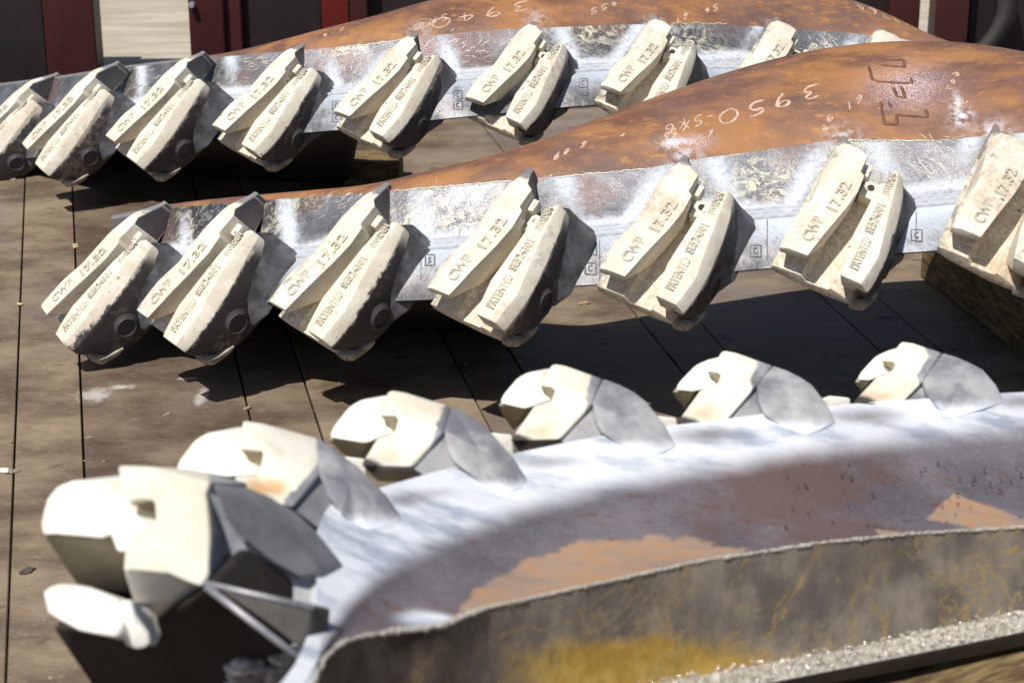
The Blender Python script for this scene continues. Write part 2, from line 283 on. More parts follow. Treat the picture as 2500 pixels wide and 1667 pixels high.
# ---------------------------------------------------------------- the adapter casting (rows two and three), local metres
mm=lambda L:[(x/1000,y/1000,z/1000) for x,y,z in L]
def adapter_meshes():
    out={}
    # left flange with its ramp: ring outer-top, crease, inner-top, inner-bottom, outer-bottom
    S=[]
    for x,o,cr,i,ib,ob in [
        (-114,(85,-9),(66,-1),(24,0),(27,-16),(83,-24)),
        (-106,(86,-9),(67,0),(22,1),(26,-22),(84,-32)),
        (-54,(88,-10),(67,1),(13,2),(20,-58),(86,-66)),
        (-30,(86,-10),(66,1),(8,3),(16,-72),(88,-74)),
        (28,(73,-13),(56,0),(-4,3),(6,-76),(86,-82)),
        (80,(76,-18),(58,-1),(-10,2),(0,-78),(88,-92)),
        (124,(81,-24),(60,-3),(-7,2),(2,-80),(90,-104)),
        (131,(82,-25),(60,-4),(4,2),(8,-80),(91,-106)),
        (180,(86,-42),(62,-14),(6,-3),(10,-88),(94,-118)),
        (196,(87,-48),(64,-20),(30,-13),(30,-98),(95,-122)),
        (250,(87,-70),(80,-66),(70,-68),(70,-125),(90,-130)),
        (262,(88,-76),(82,-73),(73,-75),(70,-140),(90,-140))]:
        S.append(mm([(x,)+o,(x,)+cr,(x,)+i,(x,)+ib,(x,)+ob]))
    bmx=loft(S)
    for f in bmx.faces:
        c=f.calc_center_median(); f.normal_update()
        if c.x>.185 and (f.normal.y<-.25 or f.normal.y>.25 and False) and c.z<-.03: f.material_index=1
    bmesh.ops.recalc_face_normals(bmx,faces=bmx.faces)
    for f in bmx.faces:
        c=f.calc_center_median()
        f.material_index=1 if (c.x>.185 and c.z<-.028 and (f.normal.y<-.2 or f.normal.x>.7)) else 0
    out['flange_left']=bm_mesh(bmx,'flange_left',.0028,2)
    S=[]
    for x,l,r,bv,rb,lb in [
        (-126,(-51,-4),(-98,-8),(-114,-30),(-110,-46),(-60,-36)),
        (-116,(-50,-1),(-100,-5),(-117,-29),(-116,-62),(-58,-50)),
        (-80,(-45,3),(-104,-3),(-120,-28),(-120,-96),(-46,-76)),
        (-51,(-41,5),(-106,-3),(-121,-27),(-121,-120),(-42,-84)),
        (-10,(-41,4),(-99,0),(-118,-27),(-120,-132),(-42,-90)),
        (40,(-42,4),(-90,3),(-112,-24),(-116,-134),(-42,-90)),
        (86,(-42,3),(-82,3),(-104,-22),(-108,-132),(-42,-90)),
        (122,(-43,0),(-76,1),(-96,-20),(-100,-128),(-43,-84)),
        (126,(-53,0),(-75,0),(-95,-20),(-99,-126),(-50,-84)),
        (168,(-58,-6),(-67,-7),(-80,-26),(-90,-112),(-58,-80)),
        (176,(-60,-14),(-66,-15),(-76,-30),(-88,-112),(-60,-84))]:
        S.append(mm([(x,)+l,(x,)+r,(x,)+bv,(x,)+rb,(x,)+lb]))
    out['flange_right']=bm_mesh(loft(S),'flange_right',.0028,2)
    S=[]
    def prof(x,dz=0,bot=-112,fl=-84,w=0):
        return mm([(x,93+w,-72+dz),(x,60,-69+dz),(x,28,-69+dz),(x,16,fl),(x,-33,fl+2),(x,-37,-74+dz),(x,-82,-90+dz),(x,-108-w,-104+dz),(x,-104,bot-2),(x,-30,bot-6),(x,60,bot+4),(x,90,-88+dz)])
    S+= [prof(-119,0,-100),prof(-108,0,-112),prof(-70,2,-134),prof(-20,0,-150,-82),prof(60,0,-158,-80),prof(120,0,-162,-76),prof(150,0,-164,-74)]
    out['body']=bm_mesh(loft(S),'adapter_body',.003,2)
    # lug and stop block at the head of the channel
    bm=bmesh.new(); box(bm,(.160,.004,-.040),(.030,.030,.026)); out['lug']=bm_mesh(bm,'lug',.004,2)
    bm=bmesh.new(); box(bm,(.128,-.024,-.062),(.044,.036,.040)); out['stop']=bm_mesh(bm,'stop_block',.004,2)
    bm=bmesh.new(); bmesh.ops.create_cone(bm,cap_ends=True,segments=20,radius1=.0075,radius2=.0075,depth=.004,matrix=Matrix.Translation((.132,-.024,-.0415))); out['hole']=bm_mesh(bm,'pin_hole')
    S=[]
    for x,L_ in ((10,((-112,-96),(-116,-112),(-122,-134),(-104,-142))),(50,((-110,-72),(-120,-100),(-140,-132),(-100,-146))),(95,((-100,-50),(-112,-88),(-138,-128),(-95,-146))),(145,((-86,-38),(-100,-80),(-134,-122),(-85,-146))),(178,((-68,-20),(-86,-66),(-128,-116),(-70,-140))),(200,((-60,-60),(-78,-86),(-112,-116),(-60,-140)))):
        S.append(mm([(x,y,z) for y,z in L_]))
    out['fillet']=bm_mesh(loft(S),'root_fillet',.006,3)
    # round pin boss on the outer wall: raised ring and sunken disc
    bm=bmesh.new(); prof2=[(.034,.000),(.027,.004),(.0235,.008),(.021,.007),(.0205,.003),(.0,.003)]; n=32; rings=[]
    for r,h in prof2[:-1]:
        rings.append([bm.verts.new((-.007+r*math.cos(2*math.pi*k/n),-.118-h,-.091+r*math.sin(2*math.pi*k/n))) for k in range(n)])
    for a,b in zip(rings,rings[1:]):
        for k in range(n): bm.faces.new((a[k],a[(k+1)%n],b[(k+1)%n],b[k]))
    bm.faces.new(rings[-1]); out['boss']=bm_mesh(bm,'pin_boss')
    # curved hook under the right flange tip
    S=[]
    for x,y0,y1,z0,z1 in [(-122,-82,-98,-88,-112),(-112,-84,-114,-90,-118),(-92,-92,-122,-102,-121),(-66,-104,-126,-110,-126),(-50,-112,-124,-118,-128)]:
        S.append(mm([(x,y0,z0),(x,y1,z0-4),(x,y1+2,z1),(x,y0,z1)]))
    out['hook']=bm_mesh(loft(S),'hook_lip',.003,2)
    return out
def text_mesh(s,size,ext=.0016,bev=.0004,sx=1.):
    cu=bpy.data.curves.new('txt','FONT'); cu.body=s; cu.size=size; cu.extrude=ext; cu.bevel_depth=bev; cu.resolution_u=3; cu.align_y='CENTER'; cu.space_character=1.08; cu.offset=.0005
    o=bpy.data.objects.new('txt',cu); COL.objects.link(o); dg=bpy.context.evaluated_depsgraph_get(); dg.update()
    me=bpy.data.meshes.new_from_object(o.evaluated_get(dg)); bpy.data.objects.remove(o); bpy.data.curves.remove(cu)
    return me
def letters():
    out=[]
    for s_,size,x,y,z,a,w_,tilt in (('CWP',.032,-.082,.040,.0022,-3,.066,0),('17.32',.032,.004,.022,.0032,-2,.082,0),('PATENTED',.026,-.104,-.072,.0008,0,.082,3),('SE524301',.026,-.010,-.067,.0038,1,.078,1),('SWEDEN',.021,.096,-.064,.0015,6,.060,2)):
        me=text_mesh(s_,size); xs=[v.co.x for v in me.vertices]; k=w_/(max(xs)-min(xs)); me.name='raised_lettering'
        me.transform(Matrix.Translation((x,y,z))@Matrix.Rotation(math.radians(a),4,'Z')@Matrix.Rotation(math.radians(tilt),4,'X')@Matrix.Diagonal((k,1,1,1))); me.materials.clear(); me.materials.append(ML); out.append(me)
    return out
AM=adapter_meshes(); LET=letters()
AM['body'].materials.append(MC); AM['fillet'].materials.append(simple('sprayed_dark_fillet',(.04,.038,.042),(.15,.155,.175),9,.55)); AM['hook'].materials.append(simple('worn_sand_coating',(.22,.18,.14),(.46,.40,.32),30,.8))
for k in ('flange_left','flange_right','lug','stop'): AM[k].materials.append(MC)
AM['flange_left'].materials.append(MD); AM['boss'].materials.append(MD); AM['hole'].materials.append(MSL)
for k in ('boss','flange_left','flange_right','body','hook','lug','fillet'):
    for p in AM[k].polygons: p.use_smooth=True
    AM[k].set_sharp_from_angle(angle=math.radians(34))
POSES={"M1": [1.0, [[0.6623, -0.5068, -0.5519], [0.2635, 0.847, -0.4617], [0.7014, 0.1604, 0.6945]], [-0.9986, 4.3787, 0.1918]], "M2": [1.0, [[0.5905, -0.6343, -0.499], [0.3792, 0.7639, -0.5222], [0.7124, 0.1192, 0.6916]], [-0.7221, 4.1542, 0.2731]], "M3": [1.0, [[0.5851, -0.721, -0.3712], [0.4593, 0.6719, -0.5809], [0.6683, 0.1694, 0.7244]], [-0.3965, 4.0053, 0.343]], "M4": [1.0, [[0.5264, -0.8142, -0.245], [0.5839, 0.5556, -0.5919], [0.618, 0.1685, 0.7679]], [-0.0492, 3.8943, 0.4158]], "M5": [1.0, [[0.4928, -0.8629, -0.1119], [0.6618, 0.4552, -0.5956], [0.5649, 0.2195, 0.7954]], [0.3061, 3.8905, 0.4543]], "M6": [1.0, [[0.4476, -0.8941, -0.0145], [0.7071, 0.3638, -0.6063], [0.5473, 0.2612, 0.7951]], [0.6731, 3.9189, 0.489]], "M7": [1.0, [[0.424, -0.8971, 0.1242], [0.7749, 0.2884, -0.5625], [0.4688, 0.3347, 0.8174]], [1.0099, 3.8886, 0.5305]], "R1": [0.9692, [[0.7052, -0.377, -0.6004], [0.1239, 0.8994, -0.4193], [0.6981, 0.2213, 0.681]], [-1.6104, 5.9727, 0.1434]], "R2": [0.9692, [[0.6507, -0.5402, -0.5336], [0.2724, 0.822, -0.5001], [0.7088, 0.1801, 0.682]], [-1.32, 5.6031, 0.2549]], "R3": [0.9692, [[0.6337, -0.6464, -0.425], [0.3803, 0.7387, -0.5566], [0.6737, 0.1911, 0.7139]], [-1.0102, 5.3482, 0.3457]], "R4": [0.9692, [[0.588, -0.7533, -0.2947], [0.52, 0.6311, -0.5756], [0.6196, 0.1852, 0.7628]], [-0.689, 5.2497, 0.4012]], "R5": [0.9692, [[0.5514, -0.8095, -0.2017], [0.6019, 0.5534, -0.5757], [0.5777, 0.196, 0.7924]], [-0.3497, 5.1816, 0.4563]], "R6": [0.9692, [[0.4959, -0.866, -0.065], [0.6749, 0.4314, -0.5987], [0.5465, 0.253, 0.7983]], [-0.0004, 5.2132, 0.4836]], "R7": [0.9692, [[0.4643, -0.882, 0.0803], [0.7435, 0.3389, -0.5765], [0.4813, 0.3274, 0.8131]], [0.3592, 5.2259, 0.503]], "R8": [0.9692, [[0.46, -0.8692, 0.1815], [0.773, 0.2914, -0.5636], [0.437, 0.3995, 0.8059]], [0.7087, 5.2909, 0.4882]], "R9": [0.9692, [[0.4503, -0.8476, 0.2808], [0.8018, 0.2454, -0.545], [0.3931, 0.4705, 0.79]], [1.0222, 5.3791, 0.447]]}
def tooth(key,parent):
    s,R,t=POSES[key]; R=np.array(R); t=np.array(t)
    m=Matrix([[*(R[i]*s),t[i]] for i in range(3)]+[[0,0,0,1]])
    b=bpy.data.objects.new('tooth_adapter',AM['body']); COL.objects.link(b); b.parent=parent; b.matrix_local=Matrix.Translation(-parent.location)@m
    for nm,k in (('flange','flange_left'),('flange','flange_right'),('lug','lug'),('stop_block','stop'),('pin_hole','hole'),('pin_boss','boss'),('hook_lip','hook'),('root_fillet','fillet')):
        c=bpy.data.objects.new(nm,AM[k]); COL.objects.link(c); c.parent=b
    for nm,me in [('raised_lettering',q_) for q_ in LET]:
        c=bpy.data.objects.new(nm,me); COL.objects.link(c); c.parent=b
    return b
def tpt(key,p):
    s,R,t=POSES[key]; return np.array(R)@(np.array(p)/1000*s)+np.array(t)
# ---------------------------------------------------------------- curved blades (rows two and three)
def cv(tab,x):
    a=np.array(tab,float); return np.interp(x,a[:,0],a[:,1])
def smooth(y,k):
    g=np.exp(-.5*(np.arange(-3*k,3*k+1)/k)**2); g/=g.sum(); return np.convolve(np.pad(y,3*k,'edge'),g,'valid')
def dtab(keys,p,x0,x1):
    T=[]
    for k in keys:
        u,v,w=proj(tpt(k,p)); T.append((u,w))
    T=np.array(T); c=np.polyfit(T[:,0],T[:,1],3)
    x=np.arange(x0,x1+1,10.); xc=np.clip(x,T[0,0]-60,T[-1,0]+60); y=np.polyval(c,xc)
    d0=np.polyval(np.polyder(c),T[0,0]-60); d1=np.polyval(np.polyder(c),T[-1,0]+60)
    y+=np.where(x<T[0,0]-60,(x-(T[0,0]-60))*d0,0)+np.where(x>T[-1,0]+60,(x-(T[-1,0]+60))*d1,0)
    return list(zip(x,y))
def grid(rows,name,mat,parent,attrs=None,smooth_=True,flip=False,uvs=True):
    A=np.array(rows); m,n,_=A.shape; V=A.reshape(-1,3); Fc=[]
    for i in range(m-1):
        for j in range(n-1):
            q=(i*n+j,i*n+j+1,(i+1)*n+j+1,(i+1)*n+j); Fc.append(q[::-1] if flip else q)
    me=mesh(name,V,Fc)
    if attrs:
        for k,v in attrs.items():
            a=me.attributes.new(k,'FLOAT','POINT'); a.data.foreach_set('value',np.asarray(v,float).reshape(-1))
    if uvs:
        uv=me.uv_layers.new(name='UVMap'); idx=np.zeros(len(me.loops),int); me.loops.foreach_get('vertex_index',idx)
        dj=np.concatenate([[0],np.cumsum(np.linalg.norm(np.diff(A[0],axis=0),axis=1))]); di=np.concatenate([[0],np.cumsum(np.linalg.norm(np.diff(A[:,n//2],axis=0),axis=1))])
        U=np.stack([dj[idx%n],di[idx//n]],-1); uv.data.foreach_set('uv',U.reshape(-1))
    return link(name,me,mat,parent,smooth_)
def rowsbetween(A,B,k,inc=True,bulge=None):
    T=np.linspace(0,1,k); 
    return [A*(1-t)+B*t for t in (T if inc else T[:-1])]
def segdist(P,a,b):
    ab=b-a; t=np.clip(((P-a)@ab)/(ab@ab),0,1); return np.linalg.norm(P-(a+t[...,None]*ab),axis=-1)
def nz(P,s,seed=0):
    f=P.reshape(-1,3); return np.array([mnoise.noise(Vector(p*s)+Vector((seed,seed*2,0))) for p in f]).reshape(P.shape[:-1])
def blade(keys,par,x0,x1,L0,L1,dL2,L3,L4,crest_k,step=5):
    x=np.arange(x0,x1+1,step,dtype=float); k=6
    sm=lambda t,kk=k: smooth(cv(t,x),kk)
    y0,y1,y3,y4=sm(L0,8),sm(L1,8),sm(L3,8),sm(L4,10); y2=y1-dL2
    y4=np.minimum(y4,y3-.5); 
    w0=cv(dtab(keys,(39,-106,-125),x0,x1),x); w1=cv(dtab(keys,(156,-84,-102),x0,x1),x)+.012; w3=cv(dtab(keys,(259,71,-97),x0,x1),x)
    w2=w1+.02
    P=lambda y,w_: np.array([at(a,b,c) for a,b,c in zip(x,y,w_)])
    A0=P(y0,w0-.01); A1=P(y1,w1); A2=P(y2,w2); A3=P(y3,w3)
    # rust plate: rises from the strip, flattening towards the crest
    dpx=(y3-y4)/F*w3; rows=[A3]
    for t in np.linspace(0,1,22)[1:]:
        yy=y3+(y4-y3)*(1-(1-t)**1.25) ; ww=w3+dpx*crest_k*(1-(1-t)**.9)*(.75+.55*t)
        rows.append(P(yy,ww))
    T=rows[-1]
    # round over the crest and down the hidden back
    prev=rows[-1]; thick=.05
    for dy,dz in ((.022,-.002),(.045,-.012),(.07,-.032),(.10,-.07)):
        r=T+np.array([0,dy,dz]); rows.append(r)
    back=rows[-1]; 
    fl=lambda Q,zmin: np.stack([Q[:,0],Q[:,1],np.maximum(Q[:,2],zmin)],-1)
    sk=np.clip(((1330 if par['row']==2 else 890)-x)/90,0,1)[:,None]; sk=sk*sk*(3-2*sk)  # left part gets an added skirt to the floor, blacking out the gap
    B0=fl(back+np.array([0,-.03,-.07]),.012); B0g=back*np.array([1,1,0])+np.array([0,.30,-.01]); B0=B0*(1-sk)+B0g*sk
    B1=fl(A3+np.array([0.01,.09,-.16]),.01); B1g=back*np.array([1,1,0])+np.array([0,.26,-.01]); B1=B1*(1-sk)+B1g*sk; B2=A0+np.array([0,.06,-.012])
    rows+= [B0,(B0+B1)/2,B1,B2,A0+np.array([0,.004,-.004])]
    R_=np.array(rows)
    # attributes
    segs=[(tpt(kk,(259,71,-97))+np.array([.055,0,0]),tpt(kk,(156,-84,-102))+np.array([.03,0,.02])) for kk in keys]
    segl=[(tpt(kk,(262,92,-112))+np.array([-.03,0,0]),tpt(kk,(60,98,-100))+np.array([-.03,0,0])) for kk in keys[4:]]
    tips=[tpt(kk,(262,80,-100)) for kk in keys[4:8]]
    def spray(Pp,base):
        s=base
        for a,b in segs: s=np.maximum(s,np.exp(-(segdist(Pp,a,b)/.030)**2))
        for a,b in segl: s=np.maximum(s,np.exp(-(segdist(Pp,a,b)/.026)**2))
        return s
    sp_r=np.zeros(R_.shape[:2])
    for a in tips: sp_r=np.maximum(sp_r,np.exp(-(np.linalg.norm(R_-a,axis=-1)/.034)**2)*.85)
    sp_r[22:]=0
    dust=np.zeros(R_.shape[:2])
    if par['row']==2:
        for (u,v,rx,ry) in ((2220,215,95,50),(1700,345,40,14)):
            c=np.array([u,v]); 
            for i in range(22):
                uu=np.array([proj(q)[:2] for q in R_[i]]); dust[i]=np.maximum(dust[i],np.exp(-(((uu[:,0]-u)/rx)**2+((uu[:,1]-v)/ry)**2)))
        s=np.zeros_like(dust)
        for i in range(22):
            uu=np.array([proj(q)[:2] for q in R_[i]])
            for (u,v,rx,ry) in ((2335,262,14,30),(2350,290,26,22),(1650,350,40,13)):
                s[i]=np.maximum(s[i],1.1*np.exp(-(((uu[:,0]-u)/rx)**2+((uu[:,1]-v)/ry)**2)))
        sp_r=np.maximum(sp_r,s)
    bx=540 if par['row']==3 else 440
    bare=np.clip((bx-x)/60,0,1)[None,:]+0*sp_r
    plate=grid(rows[:26],'rusted_plate',MR,par,dict(spray=sp_r[:26],dust=dust[:26],bare=bare[:26]),flip=False)
    grid(rows[25:],'underside',MSO,par)
    st=rowsbetween(A2,A3,16); S_=np.array(st)
    t=np.linspace(0,1,16)[:,None]+np.zeros(len(x)); nn=nz(S_[::2,::4],5.,par['row']); nn=np.repeat(np.repeat(nn,2,0),4,1)[:16,:len(x)]
    base=np.exp(-((t+nn*.25)/.21)**2)*.9
    gr=np.clip(nz(S_[::2,::4],3.6,par['row']+9)*2.6,0,1); gr=np.repeat(np.repeat(gr,2,0),4,1)[:16,:len(x)]
    # gentle hollow of the ground strip
    nrm=np.array([0,-.6,.8]); S_=S_-nrm*(np.sin(np.pi*t)[...,None]*.006)
    S_[0]=A2; S_[-1]=A3
    sp=spray(S_,base)
    grid(S_,'ground_strip',MS,par,dict(spray=sp,grind=gr))
    # weld ledge: three bead rows bulging forward
    We=rowsbetween(A1,A2,13); We=np.array(We); tt=np.linspace(0,1,13)
    bead=np.abs(np.sin(tt*np.pi*3))*.005; jit=1+.35*np.sin(np.arange(len(x))*.9)[None,:]*np.sin(tt*np.pi*3)[:,None]
    We=We+np.array([0,-.55,.83])*(bead[:,None]*jit)[...,None]
    We[0]=A1;We[-1]=A2
    grid(We,'weld_bead',MW,par,dict(spray=spray(We,.8+0*We[...,0])))
    li=np.array(rowsbetween(A0,A1,12)); tt=np.linspace(0,1,12)
    li=li+np.array([0,-.5,.2])*(np.sin(tt*np.pi)**.7*.010)[:,None,None]
    li[0]=A0; li[-1]=A1
    ls=spray(li,.0*li[...,0]); ls=np.maximum(ls,np.exp(-((1-tt[:,None])/.5)**2)*.8+nz(li,9)*.3+(.25 if par['row']==2 else .0)*np.clip((x-1500)/600,0,1))
    grid(li,'lip',MLP,par,dict(spray=ls))
    bot=np.array([A0,A0+np.array([0,.004,-.004])]) 
    bmm=[(A0[i]) for i in range(len(x))]
    # surface for marks
    allr=list(li)+list(We[1:])+list(S_[1:])+list(rows[1:22]); A=np.array(allr); m,n,_=A.shape
    Fc=[(i*n+j,i*n+j+1,(i+1)*n+j+1,(i+1)*n+j) for i in range(m-1) for j in range(n-1)]
    return BVHTree.FromPolygons([Vector(v) for v in A.reshape(-1,3)],Fc)
def hit(bvh,px,py):
    d=Vector(ray(px,py)).normalized(); h=bvh.ray_cast(Vector(C0),d)
    return (np.array(h[0]),np.array(h[1])) if h[0] is not None else None
# ribbons / beads that follow a surface
def strokes(name,bvh,lines,rad,mat,parent,flat=.35,kind=None,lift=.3):
    bm=bmesh.new()
    for L in lines:
        L=np.array(L,float); pts=[]
        d=np.linalg.norm(np.diff(L,axis=0),axis=1); 
        for a,b,q in zip(L,L[1:],d):
            n=max(1,int(q/7)); pts+= [a+(b-a)*i/n for i in range(n)]
        pts.append(L[-1]); W=[]
        for p in pts:
            h=hit(bvh,*p)
            if h is not None: W.append(h)
        if len(W)<2: continue
        rings=[]
        for i,(p,nn) in enumerate(W):
            if nn@(p-C0)>0: nn=-nn
            t=(W[min(i+1,len(W)-1)][0]-W[max(i-1,0)][0]); t/=np.linalg.norm(t)+1e-9; s=np.cross(t,nn); s/=np.linalg.norm(s)+1e-9
            r=rad*(.75+.5*random.random()); 
            if i in(0,len(W)-1): r*=.4
            c=p+nn*rad*lift
            rings.append([bm.verts.new(tuple(c+s*r*math.cos(a)+nn*r*flat*math.sin(a))) for a in (0,math.pi/3,2*math.pi/3,math.pi,4*math.pi/3,5*math.pi/3)])
        if max(np.linalg.norm(W[i+1][0]-W[i][0]) for i in range(len(W)-1))>.15:
            bmesh.ops.delete(bm,geom=[v for r_ in rings for v in r_],context='VERTS'); continue
        for a,b in zip(rings,rings[1:]):
            for k in range(6): bm.faces.new((a[k],a[(k+1)%6],b[(k+1)%6],b[k]))
    me=bm_mesh(bm,name); o=link(name,me,mat,parent,True)
    if kind: o['kind']=kind
    return o
FONT={'0':[[(.3,0),(.05,.3),(.05,.7),(.3,1),(.6,.95),(.75,.6),(.7,.2),(.3,0)]],
'1':[[(.2,.75),(.45,1),(.4,0)]],'2':[[(.05,.8),(.35,1),(.65,.75),(.4,.4),(.05,0),(.7,.05)]],
'3':[[(.05,.9),(.4,1),(.6,.75),(.25,.55),(.65,.35),(.45,.05),(.05,.05)]],
'4':[[(.5,0),(.5,1),(.05,.35),(.75,.35)]],'5':[[(.65,1),(.15,.95),(.1,.6),(.45,.65),(.65,.35),(.45,.05),(.05,.1)]],
'6':[[(.6,1),(.2,.65),(.05,.25),(.3,0),(.6,.15),(.55,.45),(.1,.35)]],'7':[[(.05,1),(.65,1),(.25,0)],[(.15,.5),(.55,.5)]],
'9':[[(.65,.75),(.35,.5),(.08,.7),(.3,1),(.65,.85),(.6,.4),(.35,0)]],'X':[[(.05,0),(.65,1)],[(.05,1),(.65,0)]],
'K':[[(.1,0),(.1,1)],[(.6,1),(.12,.5),(.65,0)]],'G':[[(.65,.8),(.3,1),(.05,.6),(.1,.15),(.4,0),(.65,.2),(.6,.45),(.35,.45)]],
'-':[[(.1,.5),(.6,.5)]],'.':[[(.25,.05),(.35,.0)]],'C':[[(.65,.8),(.35,1),(.08,.7),(.08,.3),(.35,0),(.65,.2)]],'S':[[(.6,.85),(.3,1),(.08,.75),(.6,.3),(.3,0),(.05,.15)]],
'H':[[(.1,0),(.1,1)],[(.6,0),(.6,1)],[(.1,.5),(.6,.5)]],'I':[[(.35,0),(.35,1)]],'R':[[(.1,0),(.1,1),(.5,.95),(.55,.65),(.12,.5),(.6,0)]]}
def write(s,x,y,dx,dy,h,jit=.05):
    # (x,y) start pixel, (dx,dy) baseline step per character, h=(hx,hy) up vector in pixels
    out=[]
    for i,ch in enumerate(s):
        for st in FONT.get(ch,[]):
            # round the strokes with a light chaikin pass
            q=[np.array(p)+np.array([random.uniform(-jit,jit),random.uniform(-jit,jit)]) for p in st]
            if len(q)>3:
                n=[q[0]]
                for a,b in zip(q,q[1:]): n+= [a*.75+b*.25,a*.25+b*.75]
                q=n+[q[-1]]
            out.append([(x+dx*(i+p[0]*.95)+h[0]*p[1], y+dy*(i+p[0]*.95)+h[1]*p[1]) for p in q])
    return out
MK=['M1','M2','M3','M4','M5','M6','M7']; RK=['R1','R2','R3','R4','R5','R6','R7','R8','R9']
def holder(name,loc,label,row,cat='cutter blade'):
    o=empty(name,loc,label,cat); o['world']=1; o['row']=row; return o
bl2=holder('cutter_blade',(0.2,4.1,0),'middle cutter blade with seven sand-coloured toothed adapters, its rusty back chalked 3950',2)
bv2=blade(MK,bl2,272,2720,
 [(260,775),(300,785),(350,773),(612,742),(700,735),(900,735),(1042,733),(1414,696),(1573,690),(1765,664),(1892,654),(2168,619),(2307,611),(2500,578),(2720,545)],
 [(260,680),(300,667),(400,650),(700,633),(1018,614),(1456,580),(1866,535),(2262,507),(2500,482),(2720,455)],30,
 [(260,545),(300,530),(425,507),(640,489),(905,471),(1000,463),(1330,434),(1585,411),(1700,388),(1868,367),(2021,342),(2270,345),(2480,326),(2720,305)],
 [(260,540),(308,521),(425,500),(595,483),(700,474),(904,457),(1010,430),(1169,393),(1329,345),(1488,282),(1648,223),(1807,170),(1966,128),(2126,106),(2285,101),(2392,109),(2500,127),(2600,150),(2720,185)],.95)
for k in MK: tooth(k,bl2)
bl3=holder('cutter_blade',(-.2,5.5,0),'farthest cutter blade, rusty back chalked 3940 running out of the top',3)
bv3=blade(RK,bl3,-110,2345,
 [(-110,403),(83,385),(290,362),(534,340),(825,318),(1105,288),(1416,258),(1700,248),(2000,245),(2345,250)],
 [(-110,325),(127,300),(302,277),(529,256),(823,233),(1087,201),(1397,177),(1700,168),(2000,172),(2345,186)],22,
 [(-110,222),(153,191),(303,166),(511,142),(600,134),(755,122),(895,109),(1030,90),(1183,74),(1336,68),(1527,60),(1677,60),(1814,62),(1944,72),(2124,84),(2345,118)],
 [(-110,219),(153,187),(303,162),(450,146),(524,137),(597,124),(784,73),(900,46),(1020,10),(1200,-35),(1400,-75),(1600,-85),(1800,-70),(1950,-40),(2082,0),(2166,31),(2228,65),(2289,96),(2345,117)],.95)
for k in RK: tooth(k,bl3)
# chalk figures, written upside down as seen from the camera
q=K
ch=[]
def chalk(bv,G,par):
    for g in G: strokes('chalk_mark',bv,g,.0034 if len(g)>6 else .0022,MCH,par,.10,kind='stuff' if len(g)>4 else None,lift=.06)
ch+=[write('3950',1880*q,190*q,-62*q,18*q,(4,34),.03)]+[write('3950',1882*q,191*q,-62*q,18*q,(4,33),.03)]
ch+=[write('-5X4',1640*q,250*q,-28*q,12*q,(2,24))]+[write('KG',1575*q,272*q,-28*q,10*q,(2,22))]+[write('46',1560*q,298*q,-20*q,5*q,(-4,22))]+[write('6.7',1640*q,296*q,-14*q,6*q,(-6,18))]
ch+=[write('6',1905*q,300*q,-26*q,4*q,(-2,-16))]+[write('61.9',1980*q,215*q,-22*q,14*q,(2,18))]+[write('46',2100*q,188*q,-18*q,8*q,(-4,14))]+[write('54',2225*q,232*q,-14*q,14*q,(-14,-6))]+[write('647',2205*q,168*q,-6*q,16*q,(-16,-6))]
ch+=[write('6.47',1350*q,322*q,-20*q,9*q,(-6,14))]+[write('67',1310*q,340*q,-20*q,6*q,(-4,13))]+[write('2',1440*q,306*q,-15*q,5*q,(-8,5))]+[write('-4X4',1290*q,392*q,-16*q,6*q,(-6,8))]
chalk(bv2,ch,bl2)
ch=[write('3940',1215*q,0*q,-60*q,12*q,(0,24),.03)]+[write('3940',1216*q,1*q,-60*q,12*q,(0,23),.03)]+[write('5X4',1030*q,30*q,-26*q,8*q,(0,16))]+[write('KG',990*q,48*q,-24*q,6*q,(0,14))]
ch+=[write('455',1420*q,0,-24*q,8*q,(0,14))]+[write('54',1650*q,8*q,-18*q,6*q,(0,16))]+[write('61',1580*q,28*q,-16*q,8*q,(0,14))]+[write('64',2010*q,20*q,-28*q,-8*q,(12,18))]+[write('4X74',2080*q,48*q,-24*q,-10*q,(14,18))]+[write('X-4',790*q,62*q,-18*q,6*q,(0,10))]
chalk(bv3,ch,bl3)
# raised casting marks on the rusty back
hb=[]
def P_(L): return [(a*q,b*q) for a,b in L]
hb+=[P_([(2015,140),(2075,138),(2078,155),(2020,150)]),P_([(2000,180),(2018,188),(2092,192)]),P_([(2092,178),(2096,194)]),P_([(2070,198),(2080,226),(2060,222),(2052,200)]),P_([(2022,233),(2032,285),(2060,286),(2060,264),(2132,270)]),P_([(2040,232),(2048,250)]),P_([(2125,250),(2132,270)]),P_([(1995,150),(2004,186)])]
for q_ in hb: strokes('raised_mark',bv2,[q_],.0036,MHB,bl2,.55,lift=0.)
# grinder scratches on the strip near teeth six and seven
def scratch(bv,par,cx,cy,n,L,ang,sx,sy,r=.0006,name='grinder_scratch'):
    Ls=[]
    for i in range(n):
        a=math.radians(ang+random.uniform(-22,22)); l=L*random.uniform(.3,1); x=cx+random.gauss(0,sx); y=cy+random.gauss(0,sy); b=random.uniform(-.2,.2)
        Ls.append([(x,y),(x+l*.5*math.cos(a)+b*4,y+l*.5*math.sin(a)),(x+l*math.cos(a+b),y+l*math.sin(a+b))])
    strokes(name,bv,Ls,r,MSC,par,.2,'stuff')
scratch(bv2,bl2,2215,385,46,70,38,48,26); scratch(bv2,bl2,2320,350,16,60,15,40,16); scratch(bv2,bl2,2130,350,16,50,75,22,18)
scratch(bv2,bl2,1090,505,34,34,80,42,26,.0012); scratch(bv2,bl2,835,490,40,26,-30,60,14,.0012); scratch(bv2,bl2,1750,455,20,30,60,40,14,.0012)
